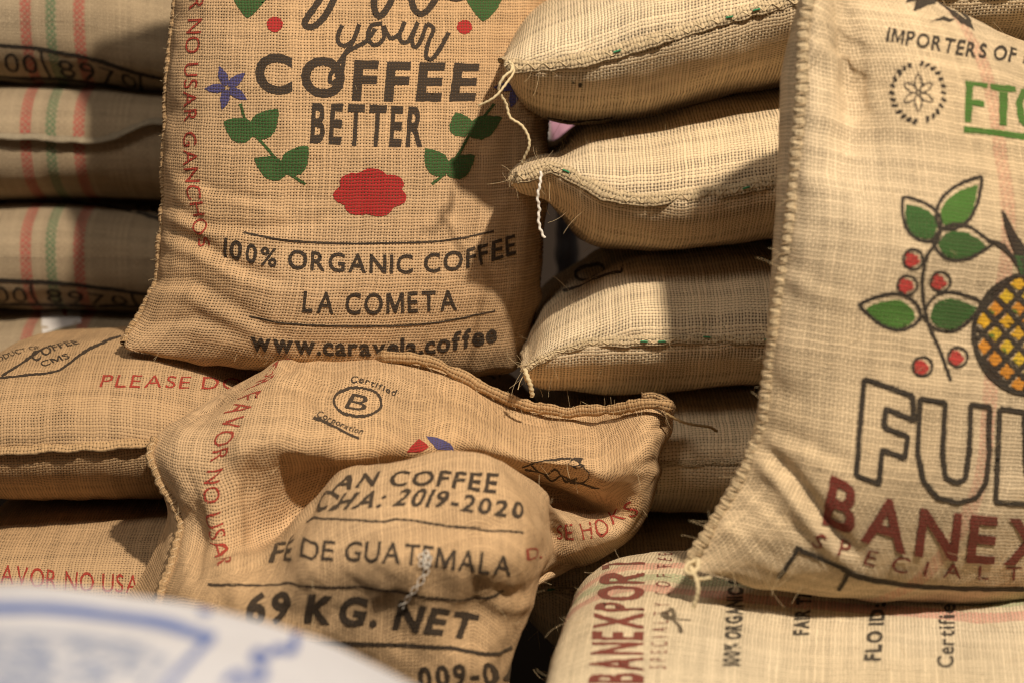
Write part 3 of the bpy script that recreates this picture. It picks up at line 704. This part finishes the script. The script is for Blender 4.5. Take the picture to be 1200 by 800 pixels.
k = lambda ink: burlap(PALE, ink)
text(f, rs, k(BLACK), 'IMPORTERS OF FINE', [(1041, 33), (1100, 44), (1150, 53), (1240, 64)], [(1038, 49), (1098, 60), (1148, 69), (1238, 80)], .03, 1.05)
# spread bird emblem
for w_ in ([(1052, -8), (1062, -2), (1060, 6), (1072, 4), (1070, 14), (1084, 10), (1096, 4), (1104, -12), (1080, -26)], [(1128, -6), (1140, 6), (1152, 14), (1158, 22), (1170, 20), (1186, 30), (1176, 18), (1168, 4), (1146, -14)]): poly(f, rs, k(BLACK), [w_], 'printed_wing')
poly(f, rs, k(BLACK), [[(1094, -22), (1104, -20), (1112, 4), (1122, 18), (1132, 24), (1128, 8), (1118, -16), (1128, -20), (1136, 2), (1140, 24), (1128, 30), (1112, 22), (1100, 8)]], 'printed_bird')
poly(f, rs, k(BLACK), [[(1088, 27), (1106, 20), (1118, 24), (1112, 27), (1100, 26)], [(1124, 22), (1134, 28), (1142, 37), (1132, 33), (1124, 30)]], 'printed_foot')
# round seal
bm_ = bmesh.new()
for q in range(26):
    if q in (6, 19): continue
    an = q/26*2*math.pi; cx, cy = 1076+30*math.cos(an), 109+34*math.sin(an)
    ribbon(bm_, [(cx-3.4*math.cos(an+.5), cy-3.4*math.sin(an+.5)), (cx+3.4*math.cos(an+.5), cy+3.4*math.sin(an+.5))], 4.2, dens=2)
lay(f, bm_, 'printed_seal', k(BLACK), rs, 4, .8)
for q in range(6):
    an = q*math.pi/3+math.pi/6; e = (1076+20*math.cos(an), 109+23*math.sin(an)); l_ = leaf((1076+2*math.cos(an), 109+2*math.sin(an)), e, 8.5, 10)
    strokes(f, rs, k(BLACK), [l_], 1.7, 'printed_seal', smooth=False, closed=True, step=4)
strokes(f, rs, k(BRIGHTGREEN), [[(1129, 152), (1166, 156), (1200, 161), (1260, 169)]], 7.5, 'printed_underline', smooth=False)
poly(f, rs, k(BRIGHTGREEN), [[(1131, 95), (1157, 98), (1157, 104), (1140, 102), (1139, 117), (1153, 119), (1153, 126), (1139, 124), (1138, 144), (1130, 143)]], 'printed_lettering', label='green letter F')
poly(f, rs, k(BRIGHTGREEN), [[(1160, 98), (1190, 102), (1190, 109), (1181, 108), (1179, 148), (1170, 147), (1171, 107), (1160, 105)]], 'printed_lettering', label='green letter T')
strokes(f, rs, k(BRIGHTGREEN), [[(1200, 106), (1216, 103), (1230, 116), (1228, 142), (1212, 152), (1197, 142), (1194, 120), (1200, 106)]], 8, 'printed_lettering', smooth=False)
# berry branch
lv = [((1097, 281), (1058, 231), 40, 0), ((1101, 268), (1150, 207), 40, 0), ((1092, 283), (1163, 286), 42, 0), ((1080, 371), (1007, 357), 42, 0), ((1083, 372), (1152, 356), 46, 0)]
for a_, b_, w_, _ in lv:
    L_ = leaf(a_, b_, w_, 16); cen = L_.mean(0)
    poly(f, rs, k(BRIGHTGREEN if random.random() < .3 else (.022, .095, .018)), [cen+(L_-cen)*np.array([.80, .78])+np.array([0, 3])], 'printed_leaf')
    strokes(f, rs, k(BLACK), [L_], 4.2, 'printed_outline', smooth=False, closed=True)
strokes(f, rs, k(BLACK), [[(1101, 268), (1098, 283), (1086, 300), (1081, 325), (1082, 355), (1090, 385), (1102, 412), (1114, 446)]], 4.2, 'printed_stem')
for cx, cy in ((1070, 304), (1063, 334), (1102, 330), (1081, 429), (1122, 418)):
    poly(f, rs, k((.42, .03, .03)), [ellipse(cx-2, cy+1, 8.5, 8.5, 16, 0, .12)], 'printed_berry', jitter=1.2)
    strokes(f, rs, k(BLACK), [ellipse(cx, cy, 11.5, 11.5, 22)], 3.2, 'printed_outline', smooth=False, closed=True)
# pineapple
pe = ellipse(1207, 391, 66, 70, 44)
cells = []
for i_ in range(-6, 7):
    for j_ in range(-6, 7):
        x_, y_ = 1207+(i_+j_+1)*13.5, 391+(i_-j_)*13.5/.92
        if ((x_-1207)/59)**2+((y_-391)/63)**2 < 1: cells.append((x_, y_))
for n_c, (x_, y_) in enumerate(cells):
    h_ = 9.6; poly(f, rs, k((YELLOW, (.62, .24, .02), (.62, .40, .02))[n_c % 3]), [[(x_-h_, y_), (x_-1, y_-h_), (x_+h_, y_), (x_, y_+h_)]], 'printed_cell', jitter=1.0)
    if n_c % 2: poly(f, rs, k((.10, .17, .02)), [[(x_-h_+1, y_+1), (x_-h_*.4, y_-1), (x_, y_+h_*.9)]], 'printed_shading', jitter=.8)
bm_ = bmesh.new()
def chord(x0, sl):
    q = []
    for t_ in np.linspace(-95, 95, 90):
        x_, y_ = x0+t_*sl, 391+t_
        if ((x_-1207)/64)**2+((y_-391)/68)**2 < 1: q.append((x_, y_))
    return q
for off in range(-110, 120, 27):
    for sl in (.92,):
        q = chord(1207+off, sl)
        if len(q) > 3: ribbon(bm_, q, 6.0)
lay(f, bm_, 'printed_lattice', k(BLACK), rs, 6, .9)
bm_ = bmesh.new()
for off in range(-110, 120, 27):
    q = chord(1207+off, -.92)
    if len(q) > 3: ribbon(bm_, q, 6.0)
lay(f, bm_, 'printed_lattice', k(BLACK), rs, 6, .9)
strokes(f, rs, k(BLACK), [pe], 6, 'printed_outline', smooth=False, closed=True)
poly(f, rs, k(BLACK), [[(1172, 246), (1178, 252), (1190, 276), (1208, 300), (1216, 262), (1226, 308), (1250, 326), (1200, 328), (1182, 300), (1163, 286), (1160, 280), (1176, 286), (1190, 302), (1176, 266)]], 'printed_crown')
poly(f, rs, k(GREEN), [[(1188, 300), (1198, 300), (1206, 318), (1196, 322)]], 'printed_leaf')
# outlined capitals
strokes(f, rs, k(BLACK), [[(1013, 443), (1069, 463), (1071, 492), (1038, 478), (1036, 500), (1063, 510), (1060, 536), (1033, 526), (1030, 566), (1003, 556), (1013, 443)]], 6, 'printed_lettering', smooth=False)
strokes(f, rs, k(BLACK), [[(1078, 466), (1107, 471), (1104, 530), (1107, 558), (1120, 565), (1130, 560), (1135, 530), (1137, 473), (1159, 476), (1158, 530), (1154, 565), (1143, 582), (1122, 588), (1098, 582), (1081, 562), (1075, 530), (1078, 466)]], 6, 'printed_lettering', smooth=False)
strokes(f, rs, k(BLACK), [[(1171, 478), (1200, 482), (1202, 556), (1250, 562), (1250, 594), (1166, 587), (1171, 478)]], 6, 'printed_lettering', smooth=False)
text(f, rs, k(MAROON), 'BANEXP', [(974, 557), (1040, 585), (1110, 600), (1200, 608), (1282, 606)], [(963, 612), (1036, 640), (1110, 653), (1200, 660), (1280, 656)], .022, 1.08)
text(f, rs, k(MAROON), 'SPECIALTY', [(958, 621), (1010, 640), (1080, 655), (1170, 662), (1235, 662)], [(950, 637), (1006, 657), (1078, 672), (1170, 678), (1235, 678)], .0, 1.75)
strokes(f, rs, k(BLACK), [[(932, 640), (962, 653), (1000, 670), (1060, 683), (1130, 688), (1200, 689)], [(936, 641), (925, 658), (912, 676)], [(994, 668), (988, 680), (982, 690)]], 5, 'printed_line', smooth=False)
fibres(rs, [f], [p], 330, 18, (.006, .03))
tf_ = [(812, 660, -0.440), (818, 655, -0.450), (816, 668, -0.460), (808, 664, -0.460), (814, 674, -0.465), (818, 688, -0.470), (816, 700, -0.470), (812, 712, -0.470)]
twine(rs, tf_, .0022); twine(rs, [(812, 662, -0.440), (805, 668, -0.450), (812, 676, -0.460), (822, 678, -0.460), (834, 676, -0.460)], .0016); twine(rs, [(816, 656, -0.450), (806, 660, -0.455), (803, 668, -0.460), (810, 672, -0.465), (820, 664, -0.460)], .002)

# ================================================================== striped pale sack lying at the lower right
def bs(A, B, t): return (at(*A), at(*B), (0, 0, 1), t, t*.75)
st = [bs((628, 858, -.52), (672, 735, -.10), .004), bs((634, 872, -.53), (684, 728, -.08), .060), bs((655, 885, -.54), (706, 722, -.06), .092), bs((715, 895, -.55), (752, 718, -.05), .112), bs((820, 900, -.55), (850, 716, -.05), .112),
      bs((960, 902, -.55), (980, 716, -.05), .093), bs((1120, 902, -.55), (1120, 716, -.05), .085), bs((1270, 900, -.55), (1250, 716, -.05), .085), bs((1390, 890, -.53), (1350, 720, -.07), .06), bs((1420, 880, -.5), (1380, 730, -.1), .004)]
F, Bk = section(st, 220, 130, 2.6, 2.0); s_ = np.linspace(-1, 1, 130)[None]*np.ones((220, 1))
f, b = Sheet(F, s_), Sheet(Bk, s_); orient(f, (0, 0, 1)); orient(b, (0, 0, -1)); roughen(f, 111, .8, 1.2); roughen(b, 115)
c = f.G.mean((0, 1)); r = empty('coffee_sack', (c[0], c[1], b.G[..., 2].min()), 'pale sack lying at lower right with red and green stripes, under the upright sack', 'sack')
finish(r, (f, b), (burlap(PALESTRIPE), burlap(PALESTRIPE)), ('upper_panel', 'lower_panel'))
k = lambda ink: burlap(PALESTRIPE, ink)
pe_, oe = f.G[0, 3:-3], f.G[0, 3:-3]-f.G[5, 3:-3]; lip_seam(r, pe_, oe, .014, (0, 0, 0), HEMSTRAW(), seed=44)
p, o = edge_front(f); lip_seam(r, p[4:-4], o[4:-4], .007, seed=45)
text(f, r, k(MAROON), 'BANEXPORT', [(692, 800), (696, 755), (703, 700), (712, 655)], [(752, 800), (752, 755), (753, 700), (754, 655)], .03, 1.05)
text(f, r, k(MAROON), 'SPECIALTY COFFEE', [(761, 783), (766, 720), (772, 648)], [(781, 783), (784, 720), (788, 648)], .0, 1.9, step=4)
text(f, r, k(BLACK), '100% ORGANIC COFFEE', [(848, 780), (851, 730), (855, 675), (858, 640)], [(866, 780), (869, 730), (871, 675), (873, 640)], .045, .98, step=4)
text(f, r, k(BLACK), 'FAIR TRADE', [(930, 744), (934, 700), (938, 662)], [(947, 744), (950, 700), (953, 662)], .045, .98, step=4)
text(f, r, k(BLACK), 'FLO ID: 2041', [(1013, 774), (1020, 720), (1026, 665)], [(1031, 774), (1036, 720), (1041, 665)], .045, .98, step=4)
text(f, r, k(BLACK), 'Certified Organic', [(1098, 782), (1101, 700), (1104, 620)], [(1117, 782), (1119, 700), (1121, 620)], .02, .95, step=4)
fibres(r, [f], [pe_], 200, 28)

# ================================================================== folded tan sack in the middle front
G = [
 [(345,414,.03),(308,434,.0),(260,460,-.03),(210,492,-.07),(178,528,-.11),(180,556,-.12),(192,582,-.12),(196,606,-.13),(183,640,-.14),(165,675,-.15),(145,705,-.16),(120,770,-.16),(110,850,-.15)],
 [(345,413,.02),(310,433,-.02),(262,458,-.06),(212,490,-.10),(181,528,-.14),(203,575,-.165),(214,612,-.18),(203,662,-.22),(192,700,-.25),(184,730,-.27),(177,760,-.28),(170,800,-.28),(160,870,-.22)],
 [(352,411,.02),(328,432,-.05),(302,456,-.10),(272,495,-.16),(252,530,-.20),(245,582,-.215),(257,645,-.235),(262,666,-.285),(258,690,-.32),(256,715,-.335),(254,745,-.345),(250,800,-.33),(245,870,-.27)],
 [(372,414,.02),(358,436,-.06),(345,460,-.12),(330,490,-.18),(318,522,-.205),(308,562,-.185),(306,628,-.19),(315,645,-.28),(312,668,-.33),(308,695,-.35),(305,735,-.355),(302,795,-.35),(295,870,-.28)],
 [(400,419,.02),(395,442,-.06),(388,468,-.12),(380,500,-.175),(372,530,-.19),(368,556,-.155),(362,602,-.145),(364,594,-.245),(352,632,-.31),(346,672,-.355),(342,722,-.355),(338,790,-.35),(330,880,-.3)],
 [(440,419,.02),(438,440,-.05),(434,470,-.11),(428,505,-.165),(422,533,-.175),(416,552,-.14),(405,585,-.14),(396,555,-.24),(382,605,-.31),(385,660,-.37),(385,720,-.365),(382,790,-.36),(378,880,-.33)],
 [(485,419,.02),(485,447,-.04),(482,475,-.10),(478,508,-.145),(474,532,-.15),(470,552,-.10),(462,575,-.13),(449,540,-.26),(442,585,-.33),(445,655,-.395),(445,715,-.38),(440,790,-.375),(440,880,-.35)],
 [(540,437,.02),(538,465,-.03),(535,492,-.09),(532,515,-.12),(528,535,-.12),(525,555,-.08),(520,570,-.12),(510,533,-.26),(508,580,-.34),(508,655,-.405),(505,715,-.385),(500,790,-.385),(500,880,-.36)],
 [(590,466,.01),(588,490,-.03),(585,512,-.10),(582,532,-.12),(578,552,-.06),(575,568,-.04),(572,575,-.10),(568,538,-.25),(570,585,-.335),(568,655,-.395),(560,715,-.37),(550,790,-.375),(548,880,-.35)],
 [(640,480,0),(640,502,-.03),(640,525,-.11),(638,550,-.125),(634,572,-.04),(630,585,-.025),(626,590,-.09),(612,560,-.23),(618,600,-.31),(614,650,-.36),(600,715,-.345),(584,790,-.345),(574,880,-.32)],
 [(670,480,-.01),(672,502,-.04),(673,528,-.12),(672,556,-.13),(668,580,-.04),(660,592,-.03),(650,596,-.08),(634,578,-.21),(639,610,-.27),(638,648,-.29),(617,712,-.29),(600,786,-.31),(588,880,-.29)],
 [(700,478,-.02),(702,500,-.05),(705,530,-.12),(705,560,-.135),(700,585,-.07),(690,600,-.04),(672,605,-.08),(652,597,-.17),(642,622,-.16),(634,656,-.17),(610,702,-.19),(596,770,-.22),(588,870,-.22)],
 [(755,472,-.06),(758,492,-.09),(760,520,-.12),(758,550,-.12),(750,580,-.11),(738,605,-.10),(722,622,-.11),(700,635,-.14),(678,646,-.15),(646,664,-.13),(606,696,-.13),(590,750,-.13),(582,850,-.14)],
 [(791,478,-.06),(788,500,-.06),(778,530,-.05),(772,560,-.04),(764,590,-.03),(752,615,-.03),(738,632,-.03),(715,648,-.04),(688,662,-.06),(648,672,-.06),(604,692,-.06),(586,740,-.06),(578,840,-.07)],
]
C3 = np.array([[at(x, y, Y-.05) for x, y, Y in colm] for colm in G]).transpose(1, 0, 2)      # rows from hem to foot
nt_, ns_ = 230, 250
R_ = cr(C3, np.linspace(0, C3.shape[0]-1, nt_)); R_ = cr(R_.transpose(1, 0, 2), np.linspace(0, C3.shape[1]-1, ns_)).transpose(1, 0, 2)
f = Sheet(R_); orient(f, (0, -1, .3))
Pq = f.G*np.array([1.0, .5, .45]); d = -np.abs(waves(Pq, .12, 21))*.0045+.003 + waves(f.G, .11, 7)*.0035 + waves(f.G, .045, 8)*.0011 + waves(f.G, .02, 9)*.0004
ii = np.linspace(0, 1, nt_)[:, None]; jj = np.linspace(0, 1, ns_)[None]; ed = np.clip(np.minimum(np.minimum(ii, 1-ii), np.minimum(jj, 1-jj))*14, 0, 1)
f.displace(d*ed)
for cpts, a_, sg in (([(752, 545), (775, 540), (782, 520)], .004, 7), ([(745, 510), (775, 500), (790, 490)], .003, 6), ([(535, 645), (560, 690), (545, 720)], .004, 12), ([(480, 592), (500, 596), (520, 590)], .003, 9), ([(575, 690), (600, 700), (620, 690)], .005, 8), ([(222, 556), (236, 620), (228, 690)], .005, 8), ([(300, 520), (290, 580), (300, 640)], .004, 9), ([(590, 610), (560, 625), (530, 622)], .004, 9), ([(330, 440), (352, 420), (372, 428)], .005, 7)):
    f.crease(cpts, a_, sg)
# back panel: spans the outline, bulging away
u, v = jj[..., None], ii[..., None]; Gf = f.G
co = (1-v)*Gf[:1]+v*Gf[-1:]+(1-u)*Gf[:, :1]+u*Gf[:, -1:]-((1-u)*(1-v)*Gf[0, 0]+u*(1-v)*Gf[0, -1]+(1-u)*v*Gf[-1, 0]+u*v*Gf[-1, -1])
bulge = (np.sin(math.pi*u)*np.sin(math.pi*v))**.6
b = Sheet(co+np.array([0, .09, -.02])*bulge); orient(b, (0, 1, 0))
c = f.G.mean((0, 1)); r = empty('coffee_sack', (c[0], c[1], f.G[..., 2].min()), 'slumped tan sack folded in the centre, printed 69 KG. NET', 'sack')
finish(r, (f, b), (burlap(TANFINE), burlap(TANFINE)))
k = lambda ink: burlap(TANFINE, ink)
i0 = int(ns_*4.6/13)
hp = dense([at(q[0], q[1], q[2]-.05) for q in ((438, 425, .02), (455, 421, .0), (485, 423, -.005), (515, 432, -.005), (548, 446, -.005), (590, 469, -.01), (640, 483, -.02), (700, 484, -.05), (750, 478, -.085), (778, 477, -.09), (791, 480, -.085))])
lip_seam(r, hp, np.tile([[0, -.15, 1.0]], (len(hp), 1)), .0065, (0, 0, 0), HEMTAN(), stitch=False, seed=12)
tabp = dense([at(q[0], q[1], q[2]-.05) for q in ((788, 474, -.085), (768, 465, -.08), (755, 466, -.075), (752, 462, -.07))]); lip_seam(r, tabp, np.tile([[0, -.15, 1.0]], (len(tabp), 1)), .0045, (0, 0, 0), HEMTAN(), stitch=False, seed=13)
twine(r, [(780, 484, -.14), (800, 494, -.14), (818, 498, -.13), (832, 500, -.12), (840, 505, -.11)], .0016, plain('brown_twine', (.33, .22, .10), .85, .3, 300))
jc = int(ns_*1.0/13)
sp, so = f.G[int(nt_*3.7/12):int(nt_*11/12), jc], np.tile([[-.8, -.6, 0]], (int(nt_*11/12)-int(nt_*3.7/12), 1)); rope_seam(r, sp, so, .0045)
# print
f.mask = (ii < 4.7/12)*(jj < 9) + (jj < 2.6/13) > 0
text(f, r, k(RED), 'POR FAVOR NO USAR', [(352, 414), (336, 428), (316, 450), (297, 476), (275, 510), (262, 545), (258, 580), (263, 620), (272, 664)],
     [(332, 424), (316, 437), (298, 455), (279, 473), (256, 506), (243, 545), (239, 580), (246, 620), (255, 664)], .0, 1.05, step=4)
bm_ = bmesh.new(); ribbon(bm_, ellipse(419, 471, 28, 17, 44, .1), 2.8, True); lay(f, bm_, 'printed_emblem', k(CHARCOAL), r, 4)
text(f, r, k(CHARCOAL), 'B', [(413, 460), (436, 464)], [(403, 478), (427, 482)], .0, label='letter B inside a ring')
text(f, r, k(CHARCOAL), 'Certified', [(412, 441), (440, 447), (466, 457)], [(410, 449), (437, 454), (463, 464)], .015, 1.05, step=3)
text(f, r, k(CHARCOAL), 'Corporation', [(374, 481), (400, 490), (428, 501)], [(370, 488), (396, 497), (424, 508)], .015, 1.0, step=3)
strokes(f, r, k(CHARCOAL), [[(367, 489), (394, 501), (421, 513)]], 3.4, 'printed_line')
poly(f, r, k(ROSE), [[(491, 514), (502, 525), (494, 529), (476, 529), (482, 522)]], 'printed_mark'); poly(f, r, k(BLUE), [[(499, 511), (512, 512), (528, 521), (532, 528), (510, 526)]], 'printed_mark')
strokes(f, r, k(CHARCOAL), [[(612, 547), (640, 538), (668, 537), (682, 545), (690, 556), (684, 565), (668, 565)]], 1.5, 'printed_sketch'); strokes(f, r, k(CHARCOAL), [[(615, 549), (632, 552), (646, 560), (658, 556), (670, 564), (684, 569), (702, 572)]], 1.5, 'printed_sketch')
strokes(f, r, k(CHARCOAL), [[(622, 544), (636, 556), (650, 553), (662, 563), (676, 562)]], 1.5, 'printed_sketch')
poly(f, r, k(CHARCOAL), [[(666, 541), (672, 536), (684, 537), (680, 542), (686, 545), (674, 549)]], 'printed_mark')
f.mask = None
text(f, r, k(RED), 'KS', [(711, 601), (739, 586)], [(718, 615), (744, 599)], .0, 1.05); f.mask = (jj > 11.15/13)*(ii < 9) > 0
text(f, r, k(RED), 'SE HO', [(652, 616), (679, 614), (707, 606)], [(653, 631), (681, 632), (712, 627)], .0, 1.1)
f.mask = None
text(f, r, k(RED), 'D.', [(616, 642), (636, 640)], [(617, 656), (636, 654)], .0, 1.1, step=3)
f.mask = (ii > 6.7/12)*(jj < 9) > 0
text(f, r, k(BLACK), 'AN COFFEE', [(398, 560), (432, 555), (500, 552), (584, 556)], [(388, 576), (430, 571), (500, 569), (581, 577)], .026, 1.1)
text(f, r, k(CHARCOAL), 'CHA: 2019-2020', [(381, 581), (440, 576), (500, 573), (560, 583), (614, 591)], [(364, 602), (436, 595), (500, 592), (556, 601), (612, 608)], .026, 1.05)
strokes(f, r, k(CHARCOAL), [[(356, 613), (384, 608), (446, 611), (470, 608), (530, 616), (613, 624)]], 2.4, 'printed_line')
text(f, r, k(CHARCOAL), 'F\u00c9 DE GUATEMALA', [(318, 638), (390, 634), (470, 636), (540, 644), (600, 652)], [(314, 658), (390, 656), (470, 660), (540, 668), (598, 674)], .010, 1.0)
strokes(f, r, k(CHARCOAL), [[(244, 684), (330, 686), (440, 689), (480, 695), (540, 703), (570, 699), (592, 694)]], 2.6, 'printed_line')
text(f, r, k(BLACK), '69 KG. NET', [(291, 697), (380, 698), (470, 706), (562, 722)], [(287, 730), (380, 729), (470, 737), (552, 748)], .042, 1.04)
strokes(f, r, k(BLACK), [[(250, 752), (350, 752), (430, 754), (520, 758), (570, 766), (600, 758)]], 4.5, 'printed_line')
text(f, r, k(BLACK), '009-04', [(489, 782), (540, 778), (600, 776)], [(492, 806), (542, 802), (602, 799)], .03, 1.1)
fibres(r, [f], [hp], 220, 38, (.005, .02))

# ------------------------------------------------------------------ loose chain of white thread lying on it
ctr = [(497, 647), (503, 652), (501, 660), (494, 660), (494, 652), (500, 650), (501, 662), (496, 673), (488, 686), (480, 697), (471, 709)]
cp = []
for x, y in smooth_pts(ctr, 10):
    P, N, _, _ = f.sample(*[np.array([q]) for q in f.pick(x, y)]); cp.append(P[0]+N[0]*.0030)
cp = np.array(cp); n_ = len(cp); s_ = np.arange(n_)
o_ = []
for ph in (0, math.pi):
    sd = np.gradient(cp, axis=0); sd /= np.linalg.norm(sd, axis=1, keepdims=True); Bq = np.cross(sd, np.array([0, -1, .3])); o_.append(cp+Bq*(np.sin(s_*.36+ph)*.0028)[:, None]+np.array([0, -1, 0])*(np.cos(s_*.55+ph)*.0006)[:, None])
ch = link('thread', tube(o_, .00055, 6), WHITEYARN()); tag(ch, 'short white chain stitched thread lying across the word GUATEMALA on the folded sack', 'thread')

# ================================================================== white printed bag close to the camera
m, bs_ = new_mat('white_bag_cloth'); tc = S.nt.nodes.new('ShaderNodeTexCoord'); n1 = noise(tc.outputs['Object'], 30, 4)
L(scalec((.49, .49, .525), .92+.12*n1), bs_.inputs['Base Color']); bs_.inputs['Roughness'].default_value = .6; WHITEBAG = m
def wmat(nm, col): return plain(nm, col, .6, .15, 60, .05)
st = []
def wb(px, topy, sp, t): return (at(px-40, topy+260, -1.34), at(px, topy+34, -.98), (0, -.45, .9), t, t*.6)
for px, ty, t in ((-330, 860, .003), (-270, 790, .04), (-180, 732, .065), (-60, 707, .075), (40, 704, .078), (150, 713, .078), (250, 728, .075), (350, 749, .072), (430, 772, .064), (525, 808, .044), (620, 866, .003)):
    st.append(wb(px, ty, 0, t))
F, Bk = section(st, 180, 110, 2.6, 2.0); f, b = Sheet(F), Sheet(Bk); orient(f, (0, -.4, .9)); orient(b, (0, .4, -.9)); roughen(f, 131, .35, .3); roughen(b, 135, .5)
c = f.G.mean((0, 1)); r = empty('printed_bag', (c[0], c[1], b.G[..., 2].min()), 'white bag with blue print at lower left, close to the camera', 'bag')
finish(r, (f, b), (WHITEBAG, WHITEBAG)); BL = wmat('blue_print', (.10, .15, .34)); BP = wmat('pale_blue_print', (.24, .275, .38)); BD = wmat('deep_blue_print', (.04, .09, .30))
strokes(f, r, BL, [[(-60, 714), (40, 713), (120, 720), (190, 731), (252, 748)]], 14, 'printed_frame', step=8); strokes(f, r, BL, [[(250, 746), (225, 770), (196, 803), (180, 830)]], 9, 'printed_frame', step=8)
strokes(f, r, BP, [[(-60, 748), (60, 744), (140, 756), (196, 774)], [(192, 774), (170, 800), (160, 820)]], 6, 'printed_frame', step=8)
bm_ = bmesh.new()
for q in range(120):
    x, y = random.uniform(-40, 165), random.uniform(752, 815)
    if x > 130 and y > 790: continue
    ribbon(bm_, smooth_pts([(x-random.uniform(6, 18), y+random.uniform(-8, 8)), (x, y), (x+random.uniform(6, 18), y+random.uniform(-8, 8))]), random.uniform(2, 5))
lay(f, bm_, 'printed_scroll', BP, r, 8)
strokes(f, r, BD, [[(346, 742), (345, 758), (338, 764), (326, 760), (314, 768), (302, 764), (297, 774), (308, 784), (306, 796), (292, 798), (278, 790), (262, 802)]], 9, 'printed_lettering', step=7)
strokes(f, r, BL, [[(232, 716), (240, 719), (247, 717)]], 6, 'printed_mark', step=6)

# ================================================================== things glimpsed in the gap behind
def pouch(name, px, py, Y, wpx, hpx, mat, label, cat='pouch', tilt=0):
    A = []
    st = []
    for t in np.linspace(0, 1, 9):
        y = py+hpx/2-hpx*t; ww = wpx/2*(1-.18*t**3); th = .035*math.sin(math.pi*min(max(t*.96+.02, 0), 1))**.5+.002
        dx = tilt*(t-.5); st.append((at(px-ww+dx, y, Y), at(px+ww+dx, y, Y), (0, -1, 0), th, th))
    F, Bk = section(st, 60, 40, 3, 2); f, b = Sheet(F), Sheet(Bk); orient(f, (0, -1, 0)); orient(b, (0, 1, 0))
    for s_ in (f, b): s_.displace(waves(s_.G, .05, int(px))*.002)
    c = f.G.mean((0, 1)); r = empty(name, (c[0], c[1], f.G[..., 2].min()), label, cat)
    finish(r, (f, b), (mat, mat)); return r, f
pouch('foil_pouch', 652, 150, .62, 42, 90, plain('pink_foil', (.55, .30, .40), .3, .3, 18, .4), 'blurred pink pouch glimpsed in the gap under the topmost middle sack', tilt=-40)
pouch('foil_pouch', 634, 170, .60, 22, 120, plain('pale_foil', (.34, .33, .30), .35, .3, 14, .4), 'blurred pale grey pouch glimpsed in the gap beside the pink one')
pouch('foil_pouch', 664, 285, .66, 26, 130, plain('grey_foil', (.16, .16, .19), .3, .4, 14, .4), 'dim grey pouch in the dark gap below the ear of the middle sack')
pouch('foil_pouch', 652, 470, .64, 30, 60, plain('bluish_foil', (.26, .29, .36), .3, .3, 14, .4), 'small bluish pouch glimpsed right of the twine at the third middle sack')
